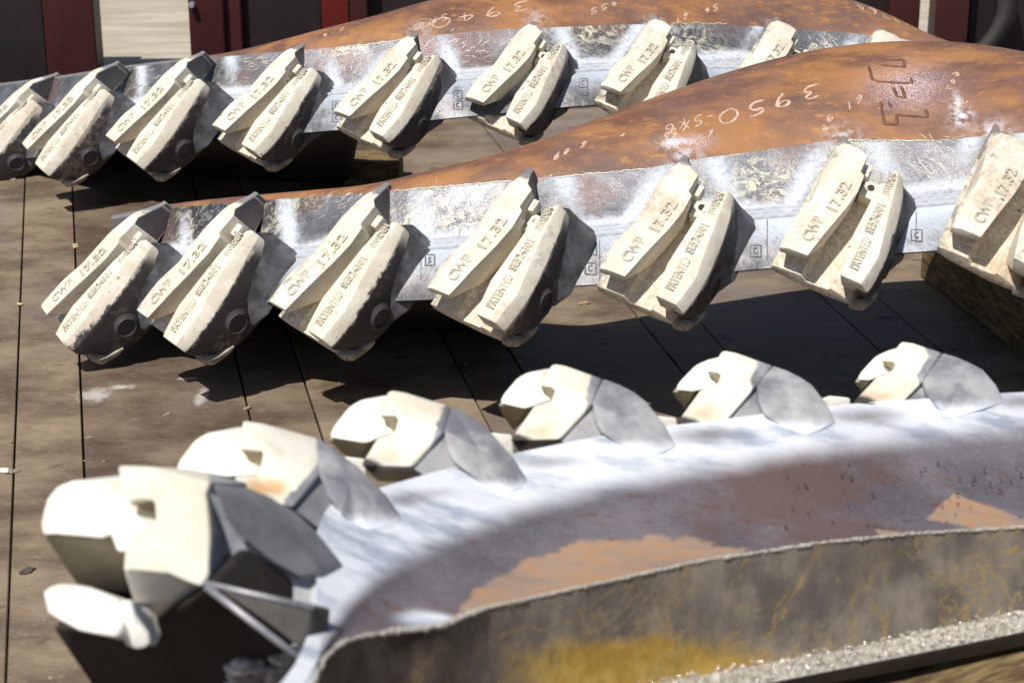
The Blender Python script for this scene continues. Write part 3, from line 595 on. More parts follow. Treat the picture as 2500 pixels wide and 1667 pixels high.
scratch(bv3,bl3,860,170,40,28,100,60,16,.0012); scratch(bv3,bl3,640,170,34,30,-10,50,16,.0015); scratch(bv3,bl3,1140,125,46,26,-20,60,16,.0012); scratch(bv3,bl3,1380,115,36,24,-10,50,12,.0012); scratch(bv3,bl3,2010,100,26,32,45,26,10,.0014); scratch(bv3,bl3,360,215,12,34,-15,18,16,.0022)
# ragged bright spatter line along the strip's upper edge
def edge_line(bv,par,pts,r=.0018):
    strokes('edge_bead',bv,[[(x+random.uniform(-2,2),y+random.uniform(-1.6,1.6)) for x,y in pts]],r,MSC,par,.5)
for seg in ([(x,cv([(1350,433),(1585,412)],x)) for x in range(1360,1580,9)],[(x,cv([(900,470),(1000,463),(1330,434)],x)) for x in range(960,1250,9)],[(x,cv([(2100,343),(2300,345)],x)) for x in range(2060,2290,9)]): edge_line(bv2,bl2,seg)
for seg in ([(x,cv([(755,122),(895,109),(1000,96)],x)) for x in range(850,1000,8)],[(x,58+random.uniform(-2,2)) for x in range(1640,1780,7)]): edge_line(bv3,bl3,seg,.002)
# letters in little frames cast on the lip
def badge(bv,par,cx,cy,w,h,letter,lean=0):
    L=[[(cx-w,cy-h),(cx+w,cy-h+lean),(cx+w,cy+h+lean),(cx-w,cy+h),(cx-w,cy-h)]]
    L+=write(letter,cx-w*.5,cy+h*.55,w*1.35,0,(0,-h*1.1),0)
    strokes('cast_badge',bv,L,.0018,MBD,par,.9,lift=.3)
for cx,cy in ((1845,612),(2238,574),(1442,655),(1443,606)): badge(bv2,bl2,cx,cy,13,14,'C',2)
badge(bv2,bl2,1050,635,11,13,'S')
for cx,cy in ((822,288),(822,258),(1118,257),(1118,232),(1424,224),(1424,203)): badge(bv3,bl3,cx,cy,10,10,'C')
pl=[]
for cx,top,bot in ((1050,616,690),(1442,585,695),(1700,548,650),(1895,535,640),(2215,515,600)): pl.append([(cx-22,top),(cx-22,bot)]); pl.append([(cx+22,top),(cx+22,bot)])
for q_ in pl[::3]: strokes('lip_seam',bv2,[q_],.0011,MBD,bl2,.4)
# ---------------------------------------------------------------- front blade
bl1=holder('cutter_blade',(.4,2.9,0),'nearest cutter blade, out of focus, white sprayed trough and raw cut rim towards the camera',1)
lx=[(400,2.34,1560),(600,2.42,1480),(778,2.53,1400),(993,2.77,1279),(1294,2.973,1182),(1652,3.126,1090),(2041,3.25,1031),(2453,3.397,981),(2750,3.47,952)]
def wsurf(x,y,dip=0):
    a=np.array(lx); wl=np.interp(x,a[:,0],a[:,1]); yl=np.interp(x,a[:,0],a[:,2]); return wl+(yl-y)*.00105
def resamp(L,n,k=6):
    L=np.array(L,float); d=np.concatenate([[0],np.cumsum(np.hypot(*np.diff(L,axis=0).T))]); t=np.linspace(0,d[-1],n)
    x=np.interp(t,d,L[:,0]); y=np.interp(t,d,L[:,1]); 
    xs,ys=smooth(x,k),smooth(y,k); return xs,ys
N=260
E0=resamp([(640,1720),(724,1620),(770,1500),(775,1400),(760,1330),(800,1225),(938,1187),(1100,1140),(1259,1105),(1430,1070),(1618,1040),(1726,1028),(1900,1005),(2022,991),(2125,981),(2300,970),(2440,959),(2500,957),(2750,940)],N,3)
E1=resamp([(700,1740),(744,1667),(808,1552),(904,1435),(1020,1372),(1222,1286),(1360,1238),(1658,1180),(2020,1116),(2500,1063),(2750,1040)],N,5)
E2=resamp([(735,1760),(755,1690),(790,1610),(840,1562),(956,1541),(1073,1531),(1169,1488),(1435,1430),(1701,1371),(2020,1323),(2232,1302),(2500,1287),(2750,1270)],N,2)
E3=resamp([(700,2000),(900,1900),(1100,1800),(1250,1730),(1700,1648),(2100,1578),(2300,1530),(2500,1488),(2750,1430)],N,4)
E4=resamp([(700,2070),(900,1970),(1100,1880),(1250,1800),(1807,1680),(2100,1622),(2300,1582),(2500,1541),(2750,1480)],N,4)
E5=resamp([(720,2110),(920,2010),(1120,1920),(1270,1840),(1860,1694),(2100,1655),(2300,1617),(2500,1576),(2750,1515)],N,4)
def PW(E,f): return np.array([at(a,b,f(a,b,i)) for i,(a,b) in enumerate(zip(*E))])
w2=np.array([wsurf(a,b) for a,b in zip(*E2)])
G0=PW(E0,lambda a,b,i:wsurf(a,b)+.006); G1=PW(E1,lambda a,b,i:wsurf(a,b)+.012); G2=np.array([at(a,b,c) for a,b,c in zip(*E2,w2)])
def wx(E,dw):
    return np.array([at(a,b,np.interp(a,E2[0],w2)+dw) for a,b in zip(*E)])
G3=wx(E3,.03); G4=wx(E4,-.03); G5=wx(E5,-.015)
rows=[G1*(t)+G0*(1-t) for t in np.linspace(0,1,14)]+[G2*t+G1*(1-t)-np.array([0,0,1])*math.sin(math.pi*t)*.012 for t in np.linspace(0,1,30)[1:]]
Rr=np.array(rows); UV=np.stack(proj(Rr.reshape(-1,3))[:2] if False else [proj(p)[:2] for p in Rr.reshape(-1,3)]).reshape(Rr.shape[0],Rr.shape[1],2)
def inpoly(P,poly,soft):
    poly=np.array(poly,float)*K; x,y=P[...,0],P[...,1]; ins=np.zeros(x.shape,bool); dm=np.full(x.shape,1e9)
    for a,b in zip(poly,np.roll(poly,-1,0)):
        c=((a[1]>y)!=(b[1]>y))&(x<(b[0]-a[0])*(y-a[1])/(b[1]-a[1]+1e-9)+a[0]); ins^=c
        ab=b-a; t=np.clip(((P-a)@ab)/(ab@ab),0,1); dm=np.minimum(dm,np.linalg.norm(P-(a+t[...,None]*ab),axis=-1))
    return np.clip(.5+np.where(ins,dm,-dm)/soft,0,1)
ru=inpoly(UV,[(1010,1450),(1060,1385),(1130,1330),(1200,1290),(1330,1240),(1500,1228),(1730,1258),(1690,1280),(1560,1300),(1350,1350),(1120,1405)],70)
ru=np.maximum(ru,inpoly(UV,[(2130,1190),(2190,1130),(2352,1190),(2500,1260),(2300,1230)],34)); ru=np.maximum(ru,inpoly(UV,[(2000,1212),(2080,1222),(2030,1236)],10))
y1i=np.interp(UV[...,0],np.sort(E1[0]),E1[1][np.argsort(E1[0])]); spf=np.clip(1-(UV[...,1]-y1i+72)/100,0,1)
spf[(UV[...,0]<780)&(UV[...,1]>1250)]=1
spf[:14]=np.maximum(spf[:14],.0)
for (a,b,rx,ry,am) in ((955*K,1420*K,62,26,.75),(1010*K,1425*K,45,16,.8),(700*K,1270*K,34,60,-.55),(930*K,1150*K,70,20,-.6),(1250*K,1060*K,110,18,-.55),(1620*K,1000*K,120,24,-.6),(1990*K,955*K,120,26,-.65),(2345*K,922*K,90,24,-.65),(1000*K,1130*K,110,16,-.35)):
    spf=np.clip(spf+am*np.exp(-(((UV[...,0]-a)/rx)**2+((UV[...,1]-b)/ry)**2)),0,1)  # negative spots paint grey-blue shading between the teeth
top1=grid(rows,'trough_plate',MF,bl1,dict(spray=spf,rust=ru),flip=True)
oil=lambda A: np.array([[max(1.0*math.exp(-(((p[0]-1560)/420)**2+((p[1]-1640)/120)**2)),.8*math.exp(-(((p[0]-1800)/120)**2+((p[1]-1650)/60)**2))) for p in [proj(v)[:2] for v in r]] for r in A])
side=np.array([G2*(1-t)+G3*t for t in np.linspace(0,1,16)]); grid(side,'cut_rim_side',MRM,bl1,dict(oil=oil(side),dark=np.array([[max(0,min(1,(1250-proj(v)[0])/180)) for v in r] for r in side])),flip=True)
fg=np.array([G3*(1-t)+G4*t for t in np.linspace(0,1,8)]); jj=rng.rand(*fg.shape[:2])*.007; fg[1:-1]+=np.array([0,-.4,1.])*jj[1:-1,:,None]
grid(fg,'slag_edge',MG,bl1,smooth_=False,flip=True)
low=[G4,G5,G5+np.array([0,.25,-.02]),G0+np.array([0,.03,-.10]),G0+np.array([0,.015,-.03]),G0]
grid(np.array(low),'underside',MD,bl1,flip=True)
# bright burr along the rim
bb=bmesh.new()
for i in range(0,N-1):
    for s_ in range(2):
        p=G2[i]*(1-s_*.5)+G2[i+1]*s_*.5; r=(.0022+.003*abs(mnoise.noise(Vector((i*.13,s_,0)))))*(1.9 if 930<E2[0][i]<1180 else 1)
        bmesh.ops.create_icosphere(bb,subdivisions=1,radius=r,matrix=Matrix.Translation(tuple(p+np.array([random.uniform(-.002,.002),random.uniform(-.002,.002),.0005]))))
tag(link('burr_edge',bm_mesh(bb,'burr_edge'),MG,bl1,True),kind='stuff')
# metal flecks added to make the glitter highlights on the torch-cut flange
MGF=simple('bright_glint_fleck',(.80,.74,.62),(1,.97,.90),200,.16,.9)
bb=bmesh.new()
for i in range(1500):
    k=random.random()*(N-1); a=int(k); f_=k-a
    if a>=N-1: continue
    t=random.random(); p=(G3[a]*(1-f_)+G3[a+1]*f_)*(1-t)+(G4[a]*(1-f_)+G4[a+1]*f_)*t
    if not 1000<proj(p)[0]<2700: continue
    r=random.uniform(.0012,.0042); bmesh.ops.create_icosphere(bb,subdivisions=1,radius=r,matrix=Matrix.Translation(tuple(p+np.array([0,0,random.uniform(.001,.010)])))@Matrix.Rotation(random.random()*3,4,(random.random(),random.random(),.3))@Matrix.Diagonal((1,random.uniform(.5,1),random.uniform(.4,1),1)))
tag(link('glint_fleck',bm_mesh(bb,'glint_fleck'),MGF,bl1),kind='stuff')
# spatter pimples on the trough
bb=bmesh.new()
for i in range(60):
    a=random.uniform(1900,2500); b=random.uniform(1120,1285)
    if b>np.interp(a,E2[0],E2[1])-12: continue
    p=at(a,b,wsurf(a,b)+.0); r=random.uniform(.0012,.003); bmesh.ops.create_icosphere(bb,subdivisions=1,radius=r,matrix=Matrix.Translation(tuple(p+np.array([0,0,-.004]))))
tag(link('spatter_pimple',bm_mesh(bb,'spatter_pimple'),MD,bl1,True),kind='stuff')
# ---- front adapters: each casting from its own outline and depth
FD={"T1": {"a": 2.276, "b": 2.245, "c": 2.241, "d": 2.191, "e": 2.272, "f": 2.242, "g": 2.25, "h": 2.244, "k": 2.358, "l": 2.357, "m": 2.277, "n": 2.274, "o": 2.319, "p": 2.172, "q": 2.235, "r": 2.353}, "T1uv": {"a": [181, 1164], "b": [103, 1302], "c": [252, 1318], "d": [320, 1438], "e": [289, 1129], "f": [309, 1231], "g": [373, 1228], "h": [372, 1288], "k": [556, 1166], "l": [791, 1365], "m": [529, 1257], "n": [612, 1365], "o": [730, 1413], "p": [346, 1485], "q": [305, 1310], "r": [411, 1130]}, "T2": {"a": 2.787, "b": 2.754, "c": 2.734, "d": 2.67, "e": 2.774, "f": 2.735, "g": 2.737, "h": 2.727, "k": 2.829, "l": 2.788, "m": 2.746, "n": 2.727, "o": 2.755, "p": 2.645, "q": 2.723, "r": 2.842}, "T2uv": {"a": [505, 1049], "b": [424, 1147], "c": [535, 1168], "d": [563, 1254], "e": [591, 1026], "f": [589, 1101], "g": [640, 1106], "h": [632, 1152], "k": [817, 1099], "l": [988, 1281], "m": [767, 1148], "n": [821, 1242], "o": [924, 1305], "p": [573, 1288], "q": [576, 1163], "r": [705, 1059]}, "T3": {"a": 3.082, "b": 3.056, "c": 3.014, "d": 2.939, "e": 3.057, "f": 3.012, "g": 3.004, "h": 2.991, "k": 3.06, "l": 2.973, "m": 2.985, "n": 2.949, "o": 2.951, "p": 2.911, "q": 2.997, "r": 3.097}, "T3uv": {"a": [880, 982], "b": [799, 1063], "c": [883, 1072], "d": [877, 1130], "e": [948, 955], "f": [929, 1011], "g": [973, 1014], "h": [961, 1053], "k": [1163, 1027], "l": [1296, 1179], "m": [1084, 1050], "n": [1122, 1128], "o": [1224, 1193], "p": [875, 1153], "q": [912, 1063], "r": [1072, 998]}, "T4": {"a": 3.294, "b": 3.284, "c": 3.229, "d": 3.157, "e": 3.257, "f": 3.218, "g": 3.203, "h": 3.193, "k": 3.228, "l": 3.126, "m": 3.168, "n": 3.128, "o": 3.116, "p": 3.13, "q": 3.207, "r": 3.278}, "T4uv": {"a": [1291, 910], "b": [1213, 987], "c": [1278, 997], "d": [1254, 1054], "e": [1345, 885], "f": [1318, 940], "g": [1356, 943], "h": [1342, 980], "k": [1546, 952], "l": [1649, 1098], "m": [1453, 977], "n": [1480, 1052], "o": [1576, 1112], "p": [1244, 1076], "q": [1299, 989], "r": [1471, 923]}, "T5": {"a": 3.464, "b": 3.461, "c": 3.399, "d": 3.33, "e": 3.422, "f": 3.385, "g": 3.366, "h": 3.356, "k": 3.365, "l": 3.25, "m": 3.318, "n": 3.274, "o": 3.249, "p": 3.304, "q": 3.375, "r": 3.425}, "T5uv": {"a": [1718, 881], "b": [1642, 954], "c": [1696, 959], "d": [1662, 1007], "e": [1764, 854], "f": [1732, 903], "g": [1766, 904], "h": [1752, 939], "k": [1952, 914], "l": [2037, 1045], "m": [1854, 933], "n": [1873, 1001], "o": [1964, 1058], "p": [1649, 1026], "q": [1713, 949], "r": [1888, 891]}, "T6": {"a": 3.649, "b": 3.655, "c": 3.588, "d": 3.524, "e": 3.603, "f": 3.571, "g": 3.548, "h": 3.54, "k": 3.522, "l": 3.397, "m": 3.49, "n": 3.443, "o": 3.405, "p": 3.501, "q": 3.562, "r": 3.588}, "T6uv": {"a": [2160, 862], "b": [2087, 930], "c": [2129, 931], "d": [2086, 971], "e": [2198, 833], "f": [2162, 878], "g": [2191, 877], "h": [2176, 909], "k": [2373, 887], "l": [2436, 1005], "m": [2269, 902], "n": [2280, 963], "o": [2364, 1016], "p": [2069, 987], "q": [2142, 920], "r": [2319, 869]}}
FO={'T1':((80,1100),3.136),'T2':((400,1000),3.794),'T3':((780,930),4.356),'T4':((1200,870),4.9),'T5':((1630,840),5.227),'T6':((2060,800),5.345)}
FT={'T2':"a 390 215 b 90 560 e 730 95 f 705 360 g 920 375 h 880 600 r 1420 262 k 1600 385 l 2250 1060 m 1440 600 n 1640 950 o 1900 1110 q 650 620 p 625 760",
'T3':"a 440 195 b 80 600 c 490 670 d 410 890 e 725 85 f 650 370 g 840 375 h 790 550 r 1400 265 k 1640 400 l 2240 1100 m 1330 520 n 1430 850 o 1990 1190 p 420 890 q 600 610",
'T4':"a 430 188 b 75 560 c 395 635 d 260 890 e 725 75 f 590 355 g 765 380 h 710 525 k 1700 420 l 2215 1080 m 1210 560 n 1310 900 o 1900 1200 p 210 1000 q 500 590 r 1330 262",
'T5':"a 510 200 b 70 590 c 320 610 d 200 780 e 700 75 f 525 355 g 685 375 h 640 495 r 1340 270 k 1700 420 l 2150 1000 m 1140 520 n 1240 900 o 1790 1160 p 110 1000 q 400 600",
'T6':"a 560 305 b 150 690 c 330 690 d 240 810 e 760 175 f 525 440 g 685 455 h 635 555 r 1290 325 k 1680 470 l 2100 970 m 1030 700 n 1200 1000 o 1510 1150 p 115 970 q 400 670"}
def attr_px(me,items):
    P=np.array([v.co for v in me.vertices]); 
    for nm,val in items.items():
        a=me.attributes.new(nm,'FLOAT','POINT'); a.data.foreach_set('value',np.asarray(val(P),float))
def round_mesh(bm,name,lv=2,crease=.35,off=0):
    bmesh.ops.recalc_face_normals(bm,faces=bm.faces); me=bpy.data.meshes.new(name); bm.to_mesh(me); bm.free()
    o=bpy.data.objects.new('tmp',me); COL.objects.link(o); m1=o.modifiers.new('b','BEVEL'); m1.width=.012; m1.segments=4; m1.limit_method='ANGLE'; m1.angle_limit=math.radians(28)
    dg=bpy.context.evaluated_depsgraph_get(); dg.update(); m2=bpy.data.meshes.new_from_object(o.evaluated_get(dg)); bpy.data.objects.remove(o); m2.name=name; return m2
def tess(poly,k=3,puff=.0,dirn=None):
    """front polygon -> fan with inner rings so that it can bulge"""
    poly=np.array(poly); c=poly.mean(0); bmv=[poly*(1-t)+c*t for t in np.linspace(0,.85,k+1)]
    return bmv,c
def solid_flat(front,off,name,extra=1.):
    front=np.array(front); c=front.mean(0); bm=bmesh.new(); n=len(front)
    A=[bm.verts.new(tuple(p)) for p in front]; B=[bm.verts.new(tuple(p*extra+c*(1-extra)+np.array(off))) for p in front]
    for i in range(n): bm.faces.new((B[i],B[(i+1)%n],A[(i+1)%n],A[i]))
    f=bm.faces.new(A); bm.faces.new(B[::-1])
    r=bmesh.ops.triangulate(bm,faces=[f],ngon_method='BEAUTY')
    for _ in range(2): bmesh.ops.subdivide_edges(bm,edges=[e for e in bm.edges if all(v in A or (v.co-Vector(c)).length<9 for v in e.verts) and e.calc_length()>.04],cuts=1,use_grid_fill=False)
    bmesh.ops.triangulate(bm,faces=[g for g in bm.faces if len(g.verts)>4])
    return round_mesh(bm,name)
def solid(front,off,puff,name,extra=1.,mid=None):
    front=np.array(front); n=len(front); k=4; c=front.mean(0) if mid is None else np.array(mid); d=(C0-c); d/=np.linalg.norm(d)
    bm=bmesh.new(); R_=[]
    for t in np.linspace(0,.8,k+1):
        R_.append([bm.verts.new(tuple(p*(1-t)+c*t+d*puff*math.sin(t*math.pi/2))) for p in front])
    cv_=bm.verts.new(tuple(c+d*puff))
    B=[bm.verts.new(tuple(p*extra+c*(1-extra)+np.array(off))) for p in front]
    for a,b in zip(R_,R_[1:]):
        for i in range(n): bm.faces.new((a[i],a[(i+1)%n],b[(i+1)%n],b[i]))
    for i in range(n): bm.faces.new((R_[-1][i],R_[-1][(i+1)%n],cv_)); bm.faces.new((B[i],B[(i+1)%n],R_[0][(i+1)%n],R_[0][i]))
    bm.faces.new(B[::-1]); return round_mesh(bm,name)
lerp=lambda a,b,t:a*(1-t)+b*t
for key,st in FT.items():
    off,s=FO[key]; wd=st.split(); Q={}; px={}
    for i in range(0,len(wd),3):
        px[wd[i]]=(off[0]+float(wd[i+1])/s,off[1]+float(wd[i+2])/s)
    dep=dict(FD[key]); sh_=max(0,max(dep[z_]-wsurf(*px[z_]) for z_ in 'n'))*.8+.004; dep={k_:v_-sh_ for k_,v_ in dep.items()}; dep['l']=wsurf(*px['l'])+.006; dep['o']=wsurf(*px['o'])+.006; dep['n']=min(dep['n'],wsurf(*px['n'])-.012)
    for nme in 'abcdefghklmnopqr':
        if nme in px: Q[nme]=at(*px[nme],dep[nme])
        else: u=FD[key+'uv'][nme]; Q[nme]=at(u[0],u[1],dep[nme])
    for nme in 'lo': u=px[nme]; Q[nme]=at(*u,dep[nme])
    u=px['p']; Q['p']=at(*u,min(dep['p'],wsurf(*u)-.0))
    x1=lerp(Q['p'],Q['n'],.55)+np.array([0,0,-.006])
    bodyp=[Q['e'],lerp(Q['e'],Q['r'],.25)+np.array([0,0,.003]),Q['r'],lerp(Q['r'],Q['m'],.5),Q['m'],lerp(Q['m'],x1,.6),x1,lerp(Q['p'],x1,.4),Q['p'],lerp(Q['p'],Q['q'],.5),Q['q'],Q['h'],Q['g'],Q['f']]
    mid=lerp(lerp(Q['g'],Q['m'],.45),x1,.25)
    me=solid_flat(bodyp,(0.015,.10,-.075),'adapter_body',.97)
    pe,pm,pn,po,pp,pk=(np.array(proj(Q[z_])[:2]) for z_ in ('e','m','n','o','p','k'))
    def fn(kind):
        def f(P):
            U=np.array([proj(p)[:2] for p in P]); 
            ax=pn-pp; ax=ax/np.linalg.norm(ax); h=(pm-pe); 
            if kind=='grey': t=((U-pe)@(pm-pe))/((pm-pe)@(pm-pe)); gx=((U[:,0]-pe[0])/(pm[0]-pe[0])); return np.clip(.5+(gx-.86)*3.2+((U[:,1]-pm[1])/(pp[1]-pm[1]))*.62,0,1)
            if kind=='scorch': d=np.linalg.norm((U-(pp*.62+pm*.38+np.array([0,(pp-pm)[1]*.12])))/np.array([90,42]),axis=1); return np.exp(-d**2)*(1.0 if key in('T2',) else .72)
            if kind=='under_shade': d=np.linalg.norm((U-(pp+np.array([22,2])))/np.array([34,20]),axis=1); return np.exp(-d**2)*(0 if key=='T2' else 1.1)  # soft spot of painted shade below the horn
            if kind=='spray': 
                yb=np.array([np.interp(u[0],E0[0][20:],E0[1][20:]) for u in U]); return np.clip((U[:,1]-yb+6)/60,0,1)*np.clip((U[:,0]-pp[0]-46)/40,0,1)
        return f
    attr_px(me,{z_:fn(z_) for z_ in ('grey','scorch','under_shade','spray')})
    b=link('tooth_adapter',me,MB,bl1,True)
    # cheek: the rounded back pad running down on to the blade
    k2=lerp(Q['k'],Q['l'],.3)+np.array([0,0,.011]); k3=lerp(Q['k'],Q['l'],.72)+np.array([0,0,.012]); n2=lerp(Q['n'],Q['o'],.5)+np.array([0,0,-.008])
    m2=lerp(Q['m'],Q['n'],.5)+np.array([-.004,0,-.003]); lo=lerp(Q['l'],Q['o'],.5)+np.array([0,-.006,.002])
    chk=[lerp(Q['r'],Q['k'],.02),lerp(Q['r'],Q['k'],.5)+np.array([0,0,.002]),Q['k'],k2,k3,Q['l'],lo,Q['o'],n2,Q['n'],m2,Q['m'],lerp(Q['r'],Q['m'],.5)]
    me=solid(chk,(.0,.085,-.055),.024,'cheek_pad',.98); attr_px(me,{'grey':lambda P:np.ones(len(P)),'scorch':lambda P:np.zeros(len(P)),'under_shade':lambda P:np.zeros(len(P)),'spray':lambda P:np.array([max(0,min(1,(proj(p)[1]-po[1]+84)/105)) for p in P])})
    c=link('cheek_pad',me,MB,b,True); c.location=(0,0,0)
    # concave fillet below the cheek
    fl=[Q['m']+np.array([0,0,-.004]),m2,Q['n'],n2,Q['o'],lo,lerp(Q['o'],x1,.35)+np.array([0,-.012,-.016]),lerp(Q['o'],x1,.7)+np.array([0,-.01,-.012]),x1,lerp(Q['m'],x1,.6)]
    me=solid([p+np.array([0,.010,-.006]) for p in fl],(.0,.05,-.05),-.010,'fillet',1.); attr_px(me,{'grey':lambda P:np.ones(len(P)),'scorch':lambda P:np.zeros(len(P)),'under_shade':lambda P:np.zeros(len(P)),'spray':fn('spray')})
    link('root_fillet',me,MB,b,True)
    # forward prong: bright top face, shaded underside, inner wall of the notch
    pb,pa,pc,pf,ph,pg,pd,pq=(np.array(px.get(z_,FD[key+'uv'][z_]),float) for z_ in 'bacfhgdq')
    wb=dep['h']+.02; ks=np.linalg.norm(pa-pb)/105.
    def pp_(p,dw): return at(p[0],p[1],wb+dw+(pb[1]-p[1])*.0006)
    if key=='T2': pc=pb+(ph-pb)*.62+np.array([0,10.])
    top=[pb,lerp(pb,pa,.28)+np.array([-9,-1])*ks,lerp(pb,pa,.72)+np.array([-8,-7])*ks,pa,lerp(pa,pe,.55)+np.array([0,11])*ks,pf,ph,lerp(ph,pq,.8),pc,lerp(pb,pc,.5)]
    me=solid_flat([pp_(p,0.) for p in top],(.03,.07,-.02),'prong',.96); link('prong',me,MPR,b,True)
    pd2=pd if key!='T2' else pc+np.array([-20,60.])
    un=[pb+np.array([0,3]),lerp(pb,pc,.5)+np.array([0,3]),pc+np.array([0,3]),lerp(pc,pp,.6),pd2,lerp(pb,pd2,.45)+np.array([-4,3])*ks]
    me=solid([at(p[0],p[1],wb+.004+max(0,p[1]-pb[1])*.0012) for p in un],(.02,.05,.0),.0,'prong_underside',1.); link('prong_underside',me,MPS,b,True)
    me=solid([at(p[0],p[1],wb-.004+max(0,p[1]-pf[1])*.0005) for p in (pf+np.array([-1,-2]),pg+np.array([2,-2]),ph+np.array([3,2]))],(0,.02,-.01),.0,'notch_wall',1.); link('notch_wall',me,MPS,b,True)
    # lower prong peeping over the blade edge
    w_=Q['p']+np.array([-.030,.045,-.020]); me=solid([w_+np.array(v) for v in ((-.035,0,0),(0,.004,.012),(.035,.004,.008),(.04,0,-.03),(-.02,0,-.03))],(0,.05,-.03),.003,'lower_prong',.9); link('lower_prong',me,MPR,b,True)
# ---- first adapter, nearest the camera, fully visible at the blade's end
def T1(L,w_): return [at(80+a/3.136,1100+b/3.136,(w_(a,b) if callable(w_) else w_)) for a,b in L]
w1=lambda a,b_: 2.38+(a-900)*.00006+(700-b_)*.00008
zero=lambda P:np.zeros(len(P)); one=lambda P:np.ones(len(P))
me=solid_flat(T1([(650,115),(880,120),(1120,170),(1360,240),(1325,330),(1365,620),(1345,960),(1290,1040),(1175,1000),(1040,940),(760,915),(692,930),(705,760),(720,620),(800,602),(900,600),(945,600),(930,385),(830,372),(735,400),(700,370)],lambda a,b_:w1(a,b_)),(.03,.13,-.06),'adapter_body',.97)
attr_px(me,{'grey':lambda P:np.array([max(0,min(1,.5+(proj(p)[0]-512)/60)) for p in P]),'scorch':zero,'under_shade':zero,'spray':zero})
b=link('tooth_adapter',me,MB,bl1,True)
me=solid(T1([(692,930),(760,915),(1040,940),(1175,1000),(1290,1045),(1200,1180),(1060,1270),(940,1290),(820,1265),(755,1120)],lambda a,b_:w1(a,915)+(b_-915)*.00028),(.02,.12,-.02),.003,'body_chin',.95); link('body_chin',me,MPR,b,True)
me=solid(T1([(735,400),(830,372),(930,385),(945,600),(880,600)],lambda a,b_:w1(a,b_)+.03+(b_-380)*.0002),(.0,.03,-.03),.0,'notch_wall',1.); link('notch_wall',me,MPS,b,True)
me=solid(T1([(1365,245),(1580,335),(1800,470),(1960,620),(2100,790),(2185,900),(2190,945),(2070,985),(1880,880),(1700,745),(1560,620),(1460,480),(1420,380)],lambda a,b_:2.42+(a-1400)*.00013),(.03,.07,-.035),.0,'cheek_pad',.98); link('cheek_pad',me,MCK,b,True)
me=solid(T1([(1320,300),(1430,370),(1470,500),(1600,690),(1800,850),(2040,985),(2190,960),(2260,1020),(2190,1220),(1900,1140),(1600,1050),(1340,980),(1370,620)],lambda a,b_:2.45+(a-1400)*.0001),(.02,.05,-.04),-.014,'root_fillet',1.); attr_px(me,{'grey':one,'scorch':zero,'under_shade':zero,'spray':lambda P:np.array([max(.55,min(1,(proj(p)[0]-730)/60)) for p in P])}); link('root_fillet',me,MB,b,True)  # raised spray value brightens the fillet in place of light it lacks
me=solid_flat(T1([(70,640),(60,560),(75,470),(105,370),(180,275),(300,228),(430,235),(545,258),(600,310),(660,350),(700,372),(780,470),(900,620),(720,640),(700,780),(640,770),(592,640),(530,672),(420,660),(300,650),(180,640)],lambda a,b_:2.40+(640-b_)*.00012),(.05,.09,-.03),'prong',.95); link('prong',me,MPR,b,True)
me=solid(T1([(78,652),(180,652),(300,662),(420,672),(535,684),(600,740),(650,780),(705,790),(700,960),(745,1145),(560,1092),(430,1042),(335,1025),(250,900),(160,770)],lambda a,b_:2.405+(b_-650)*.00035),(.04,.06,-.01),.0,'prong_underside',.97); link('prong_underside',me,MPS,b,True)
me=solid(T1([(75,1075),(130,1035),(200,1015),(330,1025),(430,1040),(560,1092),(650,1130),(665,1240),(690,1330),(640,1420),(500,1400),(350,1370),(200,1290),(110,1230)],lambda a,b_:2.32+(1300-b_)*.0002),(.035,.07,-.055),.006,'lower_prong',.92); link('lower_prong',me,MPR,b,True)
me=solid(T1([(680,1140),(750,1150),(790,1260),(885,1390),(897,1470),(860,1500),(800,1512),(715,1485),(690,1400),(672,1240)],lambda a,b_:2.33),(.0,.05,-.02),.006,'hook_tip',.8); link('hook_tip',me,MPR,b,True)
me=solid([at(x*K,y*K,2.36+(y-1330)*.0009) for x,y in ((110,1440),(240,1440),(345,1440),(390,1400),(440,1370),(480,1335),(600,1410),(690,1490),(720,1570),(700,1760),(420,1800),(250,1640),(165,1520))],(.03,.10,-.0),.0,'dark_underside',1.); link('dark_underside',me,MSO,b,True)  # near-black colour paints the shade below the prongs
me=solid([at(x*K,y*K,2.37) for x,y in ((478,1338),(600,1362),(716,1390),(712,1440),(692,1490),(600,1420))],(.02,.03,-.02),.0,'end_gusset',1.); link('end_gusset',me,MGU,b,True)
bb=bmesh.new()
for i in range(46):
    t=random.random(); x=530+t*175; y=1568-random.random()*(40+70*t)+30*random.random(); bmesh.ops.create_icosphere(bb,subdivisions=2,radius=random.uniform(.007,.017),matrix=Matrix.Translation(tuple(at(x*K,y*K,2.37+.0009*(y-1330)-.015)))@Matrix.Diagonal((1.3,.8,.7,1)))
o=link('weld_lump',bm_mesh(bb,'weld_lump'),simple('grey_sprayed_weld_lump',(.10,.09,.085),(.62,.64,.68),26,.6),b,True); o['kind']='stuff'
def bar(p,q_,r,name,mat,par):
    p,q_=np.array(p),np.array(q_); t=(q_-p)/np.linalg.norm(q_-p); s_=np.cross(t,(0,0,1)); s_/=np.linalg.norm(s_); u_=np.cross(s_,t)
    S=[[c+s_*r*math.cos(a)+u_*r*math.sin(a) for a in np.linspace(0,2*math.pi,9)[:-1]] for c in (p,lerp(p,q_,.5),q_)]
    return link(name,bm_mesh(loft(S),name),mat,par,True)
bar(at(470*K,1338*K,2.37),at(722*K,1396*K,2.37),.0035,'gusset_edge',MCL,b); bar(at(472*K,1345*K,2.365),at(690*K,1512*K,2.35),.0045,'gusset_edge',MCL,b)
